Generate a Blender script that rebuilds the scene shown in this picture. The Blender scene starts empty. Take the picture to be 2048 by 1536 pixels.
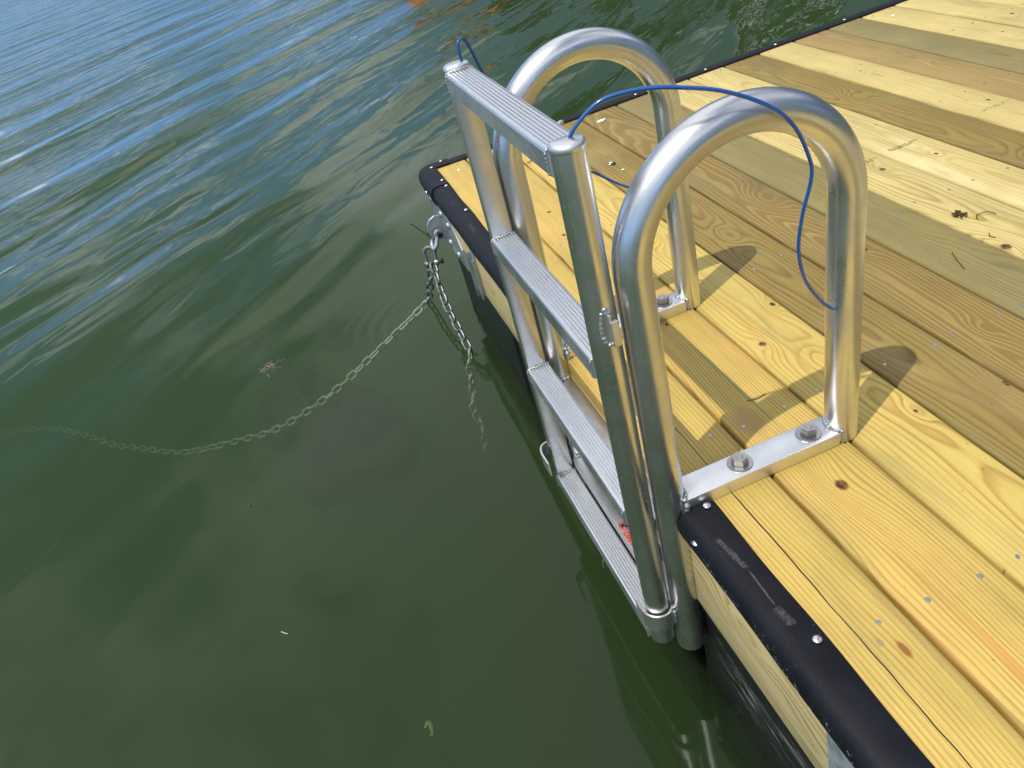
import bpy, bmesh, math, random
from mathutils import Vector, Matrix

R = math.radians
scene = bpy.context.scene
col = scene.collection

# ------------------------------------------------------------------ camera
cam_data = bpy.data.cameras.new('camera')
cam = bpy.data.objects.new('camera', cam_data)
col.objects.link(cam)
cam_data.sensor_width = 36.0
cam_data.lens = 1546.676 / 2048 * 36.0
cam_data.clip_start = 0.02
cam_data.clip_end = 2000


def rz(a):
    return Matrix.Rotation(a, 3, 'Z')


CAMROT = rz(0.287874) @ Matrix.Rotation(-0.9432087, 3, 'X') @ rz(-1.40991445)
M4 = CAMROT.transposed().to_4x4()
M4.translation = Vector((2.558787, -0.374238, 0.920142))
cam.matrix_world = M4
scene.camera = cam

# ------------------------------------------------------------------ sky and sun
SUN = Vector((0.22, -0.445, 1.0)).normalized()
world = bpy.data.worlds.new('World')
scene.world = world
world.use_nodes = True
wn = world.node_tree
for n in list(wn.nodes):
    wn.nodes.remove(n)


def wnode(t, **k):
    n = wn.nodes.new(t)
    for a, b in k.items():
        setattr(n, a, b)
    return n


wo = wnode('ShaderNodeOutputWorld')
wb = wnode('ShaderNodeBackground')
wb.inputs['Strength'].default_value = 0.108
sky = wnode('ShaderNodeTexSky', sky_type='NISHITA', sun_disc=False,
            sun_elevation=math.asin(SUN.z), sun_rotation=math.atan2(SUN.x, SUN.y),
            altitude=100, air_density=1.0, dust_density=0.6, ozone_density=1.2)
tc = wnode('ShaderNodeTexCoord')
sep = wnode('ShaderNodeSeparateXYZ')
wn.links.new(tc.outputs['Generated'], sep.inputs[0])


def wmath(op, a, b=None):
    n = wnode('ShaderNodeMath', operation=op)
    for i, v in enumerate((a, b)):
        if v is None:
            continue
        if isinstance(v, (int, float)):
            n.inputs[i].default_value = v
        else:
            wn.links.new(v, n.inputs[i])
    return n.outputs[0]


den = wmath('ADD', wmath('MAXIMUM', sep.outputs[2], 0.0), 0.14)
cmb = wnode('ShaderNodeCombineXYZ')
wn.links.new(wmath('DIVIDE', sep.outputs[0], den), cmb.inputs[0])
wn.links.new(wmath('DIVIDE', sep.outputs[1], den), cmb.inputs[1])
cn = wnode('ShaderNodeTexNoise')
cn.inputs['Scale'].default_value = 1.15
cn.inputs['Detail'].default_value = 6
cn.inputs['Roughness'].default_value = 0.55
cn.inputs['Distortion'].default_value = 0.4
wn.links.new(cmb.outputs[0], cn.inputs['Vector'])
elev = wmath('MAXIMUM', sep.outputs[2], 0.0)
nth = wnode('ShaderNodeMapRange')
nth.interpolation_type = 'SMOOTHSTEP'
nth.inputs['From Min'].default_value = -0.05
nth.inputs['From Max'].default_value = 0.42
wn.links.new(sep.outputs[1], nth.inputs['Value'])
hi = wnode('ShaderNodeMapRange')
hi.interpolation_type = 'SMOOTHSTEP'
hi.inputs['From Min'].default_value = 0.22
hi.inputs['From Max'].default_value = 0.62
wn.links.new(elev, hi.inputs['Value'])
cr = wnode('ShaderNodeMapRange')
cr.inputs['From Min'].default_value = 0.50
cr.inputs['From Max'].default_value = 0.66
cr.interpolation_type = 'SMOOTHSTEP'
wn.links.new(wmath('ADD', cn.outputs[0], wmath('SUBTRACT', wmath('MULTIPLY', hi.outputs[0], 0.16), wmath('MULTIPLY', nth.outputs[0], 0.06))), cr.inputs['Value'])
# clearer, bluer air low over the lake
lo = wnode('ShaderNodeMapRange')
lo.interpolation_type = 'SMOOTHSTEP'
lo.inputs['From Min'].default_value = 0.04
lo.inputs['From Max'].default_value = 0.58
lo.inputs['To Min'].default_value = 0.93
lo.inputs['To Max'].default_value = 0.0
wn.links.new(elev, lo.inputs['Value'])
bl = wnode('ShaderNodeMix', data_type='RGBA')
nb_ = wnode('ShaderNodeMix', data_type='RGBA')
nb_.inputs['A'].default_value = (2.0, 4.4, 8.4, 1)
nb_.inputs['B'].default_value = (0.65, 1.05, 1.65, 1)
wn.links.new(nth.outputs[0], nb_.inputs['Factor'])
wn.links.new(nb_.outputs['Result'], bl.inputs['B'])
wn.links.new(lo.outputs[0], bl.inputs['Factor'])
wn.links.new(sky.outputs[0], bl.inputs['A'])
cm = wnode('ShaderNodeMix', data_type='RGBA')
cm.inputs['B'].default_value = (12.0, 12.3, 12.8, 1)
wn.links.new(wmath('MULTIPLY', cr.outputs[0], 0.85), cm.inputs['Factor'])
wn.links.new(bl.outputs['Result'], cm.inputs['A'])
wn.links.new(cm.outputs['Result'], wb.inputs[0])
wn.links.new(wb.outputs[0], wo.inputs[0])

sun_data = bpy.data.lights.new('sun', 'SUN')
sun_data.energy = 3.35
sun_data.angle = R(0.53)
sun_data.color = (1.0, 0.95, 0.86)
sun = bpy.data.objects.new('sun', sun_data)
sun.rotation_euler = (-SUN).to_track_quat('-Z', 'Y').to_euler()
col.objects.link(sun)

scene.view_settings.view_transform = 'Standard'
scene.view_settings.look = 'None'
scene.view_settings.exposure = 0.0
scene.view_settings.gamma = 1.0
scene.render.engine = 'CYCLES'
scene.cycles.use_denoising = True
scene.cycles.max_bounces = 8
scene.cycles.volume_bounces = 1
scene.cycles.transparent_max_bounces = 12
scene.cycles.caustics_reflective = False
scene.cycles.caustics_refractive = False
scene.cycles.sample_clamp_indirect = 6.0

WATER = -0.475


# ------------------------------------------------------------------ node helpers
class NT:
    def __init__(self, name):
        self.m = bpy.data.materials.new(name)
        self.m.use_nodes = True
        self.t = self.m.node_tree
        for n in list(self.t.nodes):
            self.t.nodes.remove(n)
        self.out = self.t.nodes.new('ShaderNodeOutputMaterial')

    def node(self, t, **k):
        n = self.t.nodes.new(t)
        for a, b in k.items():
            setattr(n, a, b)
        return n

    def put(self, sock, v):
        if v is None:
            return
        if isinstance(v, bpy.types.NodeSocket):
            self.t.links.new(v, sock)
        else:
            sock.default_value = v

    def math(self, op, a, b=None, c=None):
        n = self.node('ShaderNodeMath', operation=op)
        for i, v in enumerate((a, b, c)):
            if v is not None:
                self.put(n.inputs[i], v)
        return n.outputs[0]

    def xyz(self, x, y, z):
        n = self.node('ShaderNodeCombineXYZ')
        self.put(n.inputs[0], x)
        self.put(n.inputs[1], y)
        self.put(n.inputs[2], z)
        return n.outputs[0]

    def noise(self, vec, scale=1.0, detail=2.0, rough=0.5, dist=0.0):
        n = self.node('ShaderNodeTexNoise')
        self.put(n.inputs['Vector'], vec)
        n.inputs['Scale'].default_value = scale
        n.inputs['Detail'].default_value = detail
        n.inputs['Roughness'].default_value = rough
        n.inputs['Distortion'].default_value = dist
        return n.outputs[0]

    def remap(self, v, a, b, c=0.0, d=1.0, smooth=True):
        n = self.node('ShaderNodeMapRange')
        n.interpolation_type = 'SMOOTHSTEP' if smooth else 'LINEAR'
        self.put(n.inputs[0], v)
        for i, q in enumerate((a, b, c, d)):
            n.inputs[1 + i].default_value = q
        return n.outputs[0]

    def mix(self, f, a, b, mode='MIX'):
        n = self.node('ShaderNodeMix', data_type='RGBA', blend_type=mode)
        self.put(n.inputs['Factor'], f)
        for s, v in (('A', a), ('B', b)):
            if isinstance(v, tuple) and len(v) == 3:
                v = v + (1,)
            self.put([i for i in n.inputs if i.name == s and i.type == 'RGBA'][0], v)
        return [o for o in n.outputs if o.type == 'RGBA'][0]

    def bump(self, h, dist=0.001, strength=1.0, normal=None):
        n = self.node('ShaderNodeBump')
        n.inputs['Distance'].default_value = dist
        n.inputs['Strength'].default_value = strength
        self.put(n.inputs['Height'], h)
        if normal is not None:
            self.put(n.inputs['Normal'], normal)
        return n.outputs[0]

    def obj(self):
        n = self.node('ShaderNodeTexCoord')
        s = self.node('ShaderNodeSeparateXYZ')
        self.t.links.new(n.outputs['Object'], s.inputs[0])
        return n.outputs['Object'], s.outputs[0], s.outputs[1], s.outputs[2]

    def bsdf(self, color=None, rough=None, metal=None, normal=None, **k):
        n = self.node('ShaderNodeBsdfPrincipled')
        if isinstance(color, tuple) and len(color) == 3:
            color = color + (1,)
        self.put(n.inputs['Base Color'], color)
        self.put(n.inputs['Roughness'], rough)
        self.put(n.inputs['Metallic'], metal)
        if normal is not None:
            self.put(n.inputs['Normal'], normal)
        for a, b in k.items():
            self.put(n.inputs[a.replace('_', ' ')], b)
        self.t.links.new(n.outputs[0], self.out.inputs[0])
        return n


# ------------------------------------------------------------------ materials
def wood_mat(name, seed, light, dark, blotch, F=150, y0=0.0, D=0.04, tilt=0.05, warp=0.03,
             knots=(), contrast=0.75, crack=None, stain=None, resin=0.0):
    n = NT(name)
    co, X, Y, Z = n.obj()
    n1 = n.noise(n.xyz(n.math('MULTIPLY_ADD', X, 2.2, seed * 7.3), n.math('MULTIPLY', Y, 7.0), n.math('MULTIPLY', Z, 7.0)), 1, 2, 0.45)
    n2 = n.noise(n.xyz(n.math('MULTIPLY_ADD', X, 1.1, seed * 3.1), n.math('MULTIPLY', Y, 2.5), seed * 1.7), 1, 1)
    n3 = n.noise(n.xyz(n.math('MULTIPLY_ADD', X, 12.0, seed), n.math('MULTIPLY', Y, 50.0), n.math('MULTIPLY', Z, 50.0)), 1, 2)
    d = n.math('MULTIPLY_ADD', X, tilt, D - 1.2 * tilt)
    d = n.math('ADD', d, n.math('MULTIPLY_ADD', n1, warp, -warp / 2))
    yy = n.math('ADD', n.math('SUBTRACT', Y, y0), n.math('MULTIPLY_ADD', n2, 0.06, -0.03))
    kmask = None
    for (kx, ky, ks, kd) in knots:
        dx = n.math('SUBTRACT', X, kx)
        dy = n.math('SUBTRACT', Y, ky)
        e = n.math('ADD', n.math('POWER', n.math('MULTIPLY', n.math('ABSOLUTE', dx), 0.42), 2.0), n.math('POWER', n.math('ABSOLUTE', dy), 2.0))
        g = n.math('EXPONENT', n.math('MULTIPLY', e, -1.0 / (ks * ks)))
        d = n.math('ADD', d, n.math('MULTIPLY', g, 1.25 * ks))
        if kd > 0:
            e2 = n.math('SQRT', n.math('ADD', n.math('POWER', n.math('MULTIPLY', n.math('ABSOLUTE', dx), 0.75), 2.0), n.math('POWER', n.math('ABSOLUTE', dy), 2.0)))
            e2 = n.math('ADD', e2, n.math('MULTIPLY_ADD', n3, 0.008, -0.004))
            k = n.remap(e2, kd * 0.5, kd * 0.95, 1.0, 0.0)
            kmask = k if kmask is None else n.math('MAXIMUM', kmask, k)
    r = n.math('SQRT', n.math('ADD', n.math('POWER', n.math('ABSOLUTE', yy), 2.0), n.math('MULTIPLY', d, d)))
    t = n.math('ADD', n.math('MULTIPLY', r, F), n.math('MULTIPLY', n3, 0.18))
    t = n.math('ADD', t, n.math('MULTIPLY', n1, 1.2))
    f = n.math('FRACT', t)
    ramp = n.node('ShaderNodeValToRGB')
    el = ramp.color_ramp.elements
    el[0].position = 0.0
    el[0].color = (0.25, 0.25, 0.25, 1)
    el[1].position = 1.0
    el[1].color = (0.3, 0.3, 0.3, 1)
    for p_, v_ in ((0.10, 0.0), (0.5, 0.08), (0.78, 0.75), (0.92, 1.0)):
        e_ = el.new(p_)
        e_.color = (v_, v_, v_, 1)
    n.t.links.new(f, ramp.inputs[0])
    # per ring variation of strength
    ringv = n.noise(n.xyz(n.math('FLOOR', t), seed, 0.0), 0.37, 0)
    m = n.math('MULTIPLY', ramp.outputs[0], n.remap(ringv, 0.3, 0.7, contrast * 0.55, min(1.0, contrast * 1.25), False))
    c = n.mix(m, light, dark)
    bl = n.noise(n.xyz(n.math('MULTIPLY_ADD', X, 2.0, seed * 5), n.math('MULTIPLY', Y, 11.0), Z), 1, 3, 0.55)
    c = n.mix(n.remap(bl, 0.47, 0.72, 0.0, 0.55), c, blotch)
    if resin > 0:
        rs = n.noise(n.xyz(n.math('MULTIPLY_ADD', X, 1.6, seed * 9), n.math('MULTIPLY', Y, 26.0), Z), 1, 2, 0.5)
        c = n.mix(n.remap(rs, 0.60, 0.74, 0.0, resin), c, (0.50, 0.235, 0.055))
    fib = n.noise(n.xyz(n.math('MULTIPLY', X, 9.0), n.math('MULTIPLY', Y, 420.0), n.math('MULTIPLY', Z, 420.0)), 1, 2)
    fv = n.remap(fib, 0.3, 0.7, 0.88, 1.08, False)
    mot = n.noise(co, 5.0, 4, 0.6)
    fv = n.math('MULTIPLY', fv, n.remap(mot, 0.3, 0.7, 0.90, 1.07, False))
    c = n.mix(1.0, c, n.xyz(fv, fv, fv), 'MULTIPLY')
    # fine drying checks along the grain, damp greenish stains
    ck = n.noise(n.xyz(n.math('MULTIPLY_ADD', X, 4.5, seed * 2), n.math('MULTIPLY', Y, 210.0), seed), 1, 2, 0.5)
    c = n.mix(n.remap(ck, 0.72, 0.79, 0.0, 0.6), c, (0.13, 0.07, 0.022))
    gs = n.noise(n.xyz(n.math('MULTIPLY_ADD', X, 3.1, seed * 11), n.math('MULTIPLY', Y, 17.0), seed), 1, 4, 0.6)
    c = n.mix(n.remap(gs, 0.55, 0.72, 0.0, 0.42), c, (0.25, 0.225, 0.075))
    edge = n.remap(n.math('ABSOLUTE', Y), 0.055, 0.069, 0.0, 0.28)
    c = n.mix(n.math('MULTIPLY', edge, n.remap(gs, 0.35, 0.6)), c, (0.17, 0.13, 0.055))
    # small pin specks and dirt
    sp = n.noise(n.xyz(n.math('MULTIPLY', X, 55.0), n.math('MULTIPLY', Y, 95.0), seed), 1, 3, 0.65)
    c = n.mix(n.remap(sp, 0.69, 0.75, 0.0, 0.6), c, (0.10, 0.055, 0.02))
    if stain:
        for (sx, sy, sr, sl, colr, st) in stain:
            dx = n.math('MULTIPLY', n.math('SUBTRACT', X, sx), 1.0 / sl)
            dy = n.math('MULTIPLY', n.math('SUBTRACT', Y, sy), 1.0 / sr)
            q = n.math('SQRT', n.math('ADD', n.math('MULTIPLY', dx, dx), n.math('MULTIPLY', dy, dy)))
            q = n.math('ADD', q, n.math('MULTIPLY_ADD', n3, 0.7, -0.35))
            c = n.mix(n.remap(q, 0.5, 1.05, st, 0.0), c, colr)
    if kmask is not None:
        kn = n.noise(co, 160.0, 2)
        kc = n.mix(n.remap(kn, 0.4, 0.6), (0.03, 0.012, 0.006), (0.20, 0.085, 0.03))
        c = n.mix(kmask, c, kc)
    h = n.math('ADD', n.math('MULTIPLY', ramp.outputs[0], 0.5), n.math('MULTIPLY', fib, 0.5))
    if crack:
        cy, cw, x0 = crack
        wob = n.noise(n.xyz(n.math('MULTIPLY', X, 3.3), 4.0, 1.0), 1, 3)
        fine = n.noise(n.xyz(n.math('MULTIPLY', X, 22.0), 4.0, 1.0), 1, 2)
        cc = n.math('ADD', n.math('MULTIPLY_ADD', wob, 0.022, cy - 0.011), n.math('MULTIPLY_ADD', fine, 0.002, -0.001))
        dist = n.math('ABSOLUTE', n.math('SUBTRACT', Y, cc))
        wv = n.noise(n.xyz(n.math('MULTIPLY', X, 5.0), 9.0, 1.0), 1, 1)
        wdt = n.math('MULTIPLY', cw, n.remap(wv, 0.3, 0.6, 0.25, 1.2))
        k = n.math('MULTIPLY', n.remap(n.math('DIVIDE', dist, wdt), 0.5, 1.1, 1.0, 0.0), n.remap(X, x0, x0 + 0.05, 0.0, 1.0))
        c = n.mix(k, c, (0.035, 0.016, 0.006))
        h = n.math('SUBTRACT', h, n.math('MULTIPLY', k, 2.0))
    nb = n.bump(h, 0.0006, 0.55)
    n.bsdf(c, n.remap(bl, 0.3, 0.7, 0.62, 0.5), 0.0, nb, Specular_IOR_Level=0.35)
    return n.m


def metal_mat(name, base=(0.72, 0.73, 0.745), rough=(0.23, 0.37), scratch=0.6, stretch=(4, 90, 90), dirt=0.0):
    n = NT(name)
    co, X, Y, Z = n.obj()
    br = n.noise(n.xyz(n.math('MULTIPLY', X, stretch[0]), n.math('MULTIPLY', Y, stretch[1]), n.math('MULTIPLY', Z, stretch[2])), 1, 3, 0.6)
    cl = n.noise(co, 9.0, 3, 0.6)
    sp = n.noise(co, 130.0, 3, 0.7)
    rg = n.math('ADD', n.remap(cl, 0.3, 0.7, rough[0], rough[1]), n.remap(sp, 0.6, 0.75, 0.0, 0.14))
    c = n.mix(n.remap(cl, 0.35, 0.7), base, tuple(v * 0.84 for v in base))
    if dirt > 0:
        dn = n.noise(co, 34.0, 4, 0.7)
        c = n.mix(n.remap(dn, 0.5, 0.68, 0.0, dirt), c, (0.17, 0.19, 0.17))
        rg = n.math('ADD', rg, n.remap(dn, 0.5, 0.7, 0.0, 0.25))
    c = n.mix(n.remap(sp, 0.72, 0.80, 0.0, 0.3), c, (0.86, 0.86, 0.86))
    n.bsdf(c, rg, 1.0, n.bump(n.math('ADD', br, n.math('MULTIPLY', cl, 1.0)), 0.0002, scratch * 0.25))
    return n.m


def simple_mat(name, color, rough=0.5, metal=0.0, var=0.15, scale=60, bump=0.0, **k):
    n = NT(name)
    co, X, Y, Z = n.obj()
    a = n.noise(co, scale, 3, 0.6)
    c = n.mix(n.remap(a, 0.3, 0.7), tuple(v * (1 - var) for v in color), tuple(min(1, v * (1 + var)) for v in color))
    nb = n.bump(a, 0.001, bump) if bump else None
    n.bsdf(c, rough, metal, nb, **k)
    return n.m


M = {}
M['alu_v'] = metal_mat('brushed aluminium post', stretch=(90, 90, 4))
M['alu_y'] = metal_mat('aluminium plate', base=(0.80, 0.81, 0.83), rough=(0.32, 0.46), stretch=(90, 5, 90))
M['alu_x'] = metal_mat('aluminium crossbar', base=(0.70, 0.70, 0.70), rough=(0.34, 0.48), stretch=(5, 90, 90))
M['tread'] = metal_mat('ribbed aluminium step', base=(0.86, 0.87, 0.90), rough=(0.36, 0.5), stretch=(1.5, 20, 20), scratch=0.0)
M['tread_side'] = metal_mat('step side, weathered aluminium', base=(0.60, 0.63, 0.63), rough=(0.34, 0.52), dirt=0.75, stretch=(30, 60, 60))
M['weld'] = metal_mat('weld bead', base=(0.50, 0.51, 0.52), rough=(0.42, 0.58), dirt=0.4)
M['steel'] = metal_mat('stainless steel', base=(0.42, 0.40, 0.39), rough=(0.22, 0.36))
M['nail'] = simple_mat('nail head', (0.42, 0.43, 0.46), 0.35, 0.9, 0.2)
M['galv'] = metal_mat('galvanised steel', base=(0.50, 0.55, 0.58), rough=(0.34, 0.6), dirt=0.25)
M['galv_dull'] = simple_mat('dull galvanised plate', (0.34, 0.39, 0.42), 0.45, 0.35, 0.25, 45)
M['chain'] = metal_mat('galvanised chain', base=(0.26, 0.28, 0.27), rough=(0.4, 0.65), dirt=0.45)
M['chain_wet'] = simple_mat('submerged chain', (0.22, 0.29, 0.20), 0.6, 0.0, 0.2)
M['shackle'] = simple_mat('shackle paint', (0.46, 0.49, 0.50), 0.42, 0.35, 0.18, 90)
M['dark_steel'] = simple_mat('dark pin', (0.03, 0.03, 0.035), 0.35, 0.8)
M['zip'] = simple_mat('black nylon', (0.008, 0.008, 0.009), 0.4)
M['cable'] = simple_mat('blue coated cable', (0.001, 0.085, 0.33), 0.22, 0.0, 0.1, 40, Coat_Weight=0.6, Coat_Roughness=0.08)
M['ink'] = simple_mat('ink stamp', (0.13, 0.12, 0.07), 0.8)
M['red'] = simple_mat('red print', (0.75, 0.015, 0.015), 0.45)
M['black'] = simple_mat('black print', (0.01, 0.01, 0.01), 0.5)
M['leaf'] = simple_mat('dried leaf', (0.06, 0.032, 0.014), 0.7, 0.0, 0.5, 120)
M['leaf2'] = simple_mat('pale seed fluff', (0.24, 0.20, 0.165), 0.8, 0.0, 0.3, 90)
M['white'] = simple_mat('chalky white', (0.80, 0.79, 0.74), 0.8, 0.0, 0.05)
M['green'] = simple_mat('green scum', (0.09, 0.16, 0.03), 0.7, 0.0, 0.3)


def vinyl():
    n = NT('black vinyl bumper')
    co, X, Y, Z = n.obj()
    a = n.noise(co, 14.0, 3, 0.6)
    s = n.noise(n.xyz(n.math('MULTIPLY', X, 60.0), n.math('MULTIPLY', Y, 60.0), n.math('MULTIPLY', Z, 60.0)), 1, 4, 0.75)
    s2 = n.noise(co, 230.0, 2, 0.6)
    low = n.remap(Z, -0.030, -0.006, 1.0, 0.0)
    sc = n.math('MULTIPLY', n.math('MULTIPLY', n.remap(s, 0.52, 0.60), low), n.remap(X, 1.80, 1.84))
    c = n.mix(n.remap(a, 0.3, 0.7), (0.0045, 0.0048, 0.008), (0.0075, 0.008, 0.0125))
    c = n.mix(n.math('MULTIPLY', n.remap(s2, 0.70, 0.76), 0.5), c, (0.12, 0.12, 0.13))
    c = n.mix(n.math('MULTIPLY', sc, n.remap(s2, 0.56, 0.62, 0.0, 0.9)), c, (0.50, 0.50, 0.50))
    # pale scuff streaks rubbed across the top
    for (x0, y0, x1, y1, w, st) in ((1.86, -0.035, 1.93, -0.026, 0.005, 0.35), (1.93, -0.026, 2.0, -0.028, 0.0016, 0.5),
                                     (2.0, -0.028, 2.035, -0.026, 0.0075, 0.35), (0.52, -0.03, 0.60, -0.035, 0.006, 0.12)):
        L = x1 - x0
        tt = n.math('MULTIPLY', n.math('SUBTRACT', X, x0), 1.0 / L)
        yc = n.math('MULTIPLY_ADD', tt, y1 - y0, y0)
        dd = n.math('DIVIDE', n.math('ABSOLUTE', n.math('SUBTRACT', Y, yc)), w)
        dd = n.math('ADD', dd, n.math('MULTIPLY_ADD', s, 1.4, -0.7))
        inx = n.math('MULTIPLY', n.remap(tt, 0.0, 0.12), n.remap(tt, 0.9, 1.0, 1.0, 0.0))
        c = n.mix(n.math('MULTIPLY', n.math('MULTIPLY', n.remap(dd, 0.5, 1.1, st, 0.0), inx), n.remap(s2, 0.35, 0.6, 0.3, 1.0)), c, (0.15, 0.155, 0.16))
    h = n.math('ADD', n.math('MULTIPLY', a, 1.0), n.math('MULTIPLY', sc, 1.2))
    n.bsdf(c, n.math('ADD', n.remap(a, 0.3, 0.7, 0.46, 0.58), n.math('MULTIPLY', sc, 0.1)), 0.0, n.bump(h, 0.002, 0.7), Specular_IOR_Level=0.24)
    return n.m


def float_plastic():
    n = NT('black float plastic')
    co, X, Y, Z = n.obj()
    a = n.noise(co, 7.0, 3, 0.6)
    s = n.noise(n.xyz(n.math('MULTIPLY', X, 14.0), Y, n.math('MULTIPLY', Z, 240.0)), 1, 4, 0.75, 0.6)
    big = n.noise(n.xyz(n.math('MULTIPLY', X, 5.0), 0.0, n.math('MULTIPLY', Z, 30.0)), 1, 2)
    band = n.math('MULTIPLY', n.remap(Z, -0.44, -0.36), n.remap(Z, -0.31, -0.27, 1.0, 0.0))
    f = n.math('MULTIPLY', n.math('MULTIPLY', n.remap(s, 0.50, 0.64), n.remap(big, 0.42, 0.58)), n.math('MULTIPLY', band, n.remap(X, 1.78, 1.86)))
    c = n.mix(f, n.mix(n.remap(a, 0.3, 0.7), (0.005, 0.005, 0.007), (0.010, 0.010, 0.012)), (0.34, 0.33, 0.31))
    n.bsdf(c, 0.36, 0.0, n.bump(n.math('ADD', a, f), 0.003, 0.5))
    return n.m


M['vinyl'] = vinyl()
M['float'] = float_plastic()


# ------------------------------------------------------------------ geometry helpers
def tag(o, label=None, cat=None, group=None, kind=None):
    if label:
        o['label'] = label
    if cat:
        o['category'] = cat
    if group:
        o['group'] = group
    if kind:
        o['kind'] = kind
    return o


def empty(name, loc, label, cat, group=None):
    o = bpy.data.objects.new(name, None)
    o.location = loc
    o.empty_display_size = 0.05
    col.objects.link(o)
    return tag(o, label, cat, group)


def link(name, me, mat, parent=None, smooth=False):
    """Meshes are given in world coordinates; a child is shifted so that its parent can carry it."""
    o = bpy.data.objects.new(name, me)
    mats = mat if isinstance(mat, (list, tuple)) else [mat]
    for m in mats:
        me.materials.append(m)
    if smooth:
        for p in me.polygons:
            p.use_smooth = True
    col.objects.link(o)
    if parent is not None:
        o.parent = parent
        base = Vector((0, 0, 0))
        q = parent
        while q is not None:
            base += q.location
            q = q.parent
        o.location = -base
    return o


def new_me(name, verts, faces):
    me = bpy.data.meshes.new(name)
    me.from_pydata([tuple(v) for v in verts], [], faces)
    me.update()
    return me


def bm_me(bm, name='m'):
    me = bpy.data.meshes.new(name)
    bm.to_mesh(me)
    bm.free()
    return me


def box_bm(lo, hi, bevel=0.0, seg=2):
    bm = bmesh.new()
    bmesh.ops.create_cube(bm, size=1.0)
    lo, hi = Vector(lo), Vector(hi)
    for v in bm.verts:
        v.co = Vector([lo[i] + (v.co[i] + 0.5) * (hi[i] - lo[i]) for i in range(3)])
    if bevel > 0:
        bmesh.ops.bevel(bm, geom=list(bm.edges), offset=bevel, segments=seg, affect='EDGES', profile=0.6)
    return bm


def smooth_path(pts, per=8, closed=False):
    pts = [Vector(p) for p in pts]
    out = []
    n = len(pts)
    rng = range(n) if closed else range(n - 1)
    for i in rng:
        if closed:
            p0, p1, p2, p3 = pts[(i - 1) % n], pts[i], pts[(i + 1) % n], pts[(i + 2) % n]
        else:
            p0, p1, p2, p3 = pts[max(i - 1, 0)], pts[i], pts[i + 1], pts[min(i + 2, n - 1)]
        for k in range(per):
            t = k / per
            out.append(0.5 * ((2 * p1) + (-p0 + p2) * t + (2 * p0 - 5 * p1 + 4 * p2 - p3) * t * t + (-p0 + 3 * p1 - 3 * p2 + p3) * t ** 3))
    if not closed:
        out.append(pts[-1])
    return out


def tube(path, radius, seg=16, closed=False, cap=True, ref=None):
    """Round tube along a path of Vectors."""
    path = [Vector(p) for p in path]
    n = len(path)
    vs, fs = [], []
    prev = None
    for i in range(n):
        if closed:
            t = (path[(i + 1) % n] - path[i - 1]).normalized()
        else:
            t = (path[min(i + 1, n - 1)] - path[max(i - 1, 0)]).normalized()
        if prev is None:
            a = Vector(ref) if ref else (Vector((0, 0, 1)) if abs(t.z) < 0.9 else Vector((1, 0, 0)))
            u = (a - t * a.dot(t)).normalized()
        else:
            u = (prev - t * prev.dot(t)).normalized()
        prev = u
        w = t.cross(u)
        r = radius[i] if isinstance(radius, (list, tuple)) else radius
        for k in range(seg):
            an = 2 * math.pi * k / seg
            vs.append(path[i] + (u * math.cos(an) + w * math.sin(an)) * r)
    last = n if closed else n - 1
    for i in range(last):
        for k in range(seg):
            a, b = i * seg + k, i * seg + (k + 1) % seg
            c, d = ((i + 1) % n) * seg + (k + 1) % seg, ((i + 1) % n) * seg + k
            fs.append((a, b, c, d))
    if cap and not closed:
        fs.append(tuple(range(seg))[::-1])
        fs.append(tuple((n - 1) * seg + k for k in range(seg)))
    return new_me('tube', vs, fs)


def extrude(profile, axis_pts, to3d):
    """profile: closed list of 2D points, swept over axis values with to3d(p, a)."""
    n = len(profile)
    vs, fs = [], []
    for a in axis_pts:
        for p in profile:
            vs.append(to3d(p, a))
    for i in range(len(axis_pts) - 1):
        for k in range(n):
            fs.append((i * n + k, i * n + (k + 1) % n, (i + 1) * n + (k + 1) % n, (i + 1) * n + k))
    fs.append(tuple(range(n))[::-1])
    fs.append(tuple((len(axis_pts) - 1) * n + k for k in range(n)))
    me = new_me('ex', vs, fs)
    bm = bmesh.new()
    bm.from_mesh(me)
    bmesh.ops.recalc_face_normals(bm, faces=bm.faces)
    bm.to_mesh(me)
    bm.free()
    return me


def merge(*meshes):
    bm = bmesh.new()
    for m in meshes:
        if isinstance(m, bmesh.types.BMesh):
            t = bpy.data.meshes.new('t')
            m.to_mesh(t)
            m.free()
            m = t
        bm.from_mesh(m)
    return bm_me(bm)


def bead(path, r, seed=1, lump=0.28):
    """A rippled weld bead."""
    rnd = random.Random(seed)
    path = smooth_path(path, 10)
    L = [0.0]
    for a, b in zip(path, path[1:]):
        L.append(L[-1] + (b - a).length)
    rad = [r * (1 + lump * math.sin(l / (r * 0.9) * 2.2) + rnd.uniform(-0.12, 0.12)) for l in L]
    rad[0] *= 0.6
    rad[-1] *= 0.6
    return tube(path, rad, 8)


def auto(o, ang=35):
    o.data.polygons.foreach_set('use_smooth', [True] * len(o.data.polygons))
    bm = bmesh.new()
    bm.from_mesh(o.data)
    for e in bm.edges:
        if len(e.link_faces) == 2 and e.calc_face_angle(0) > R(ang):
            e.smooth = False
    bm.to_mesh(o.data)
    bm.free()
    return o


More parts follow.
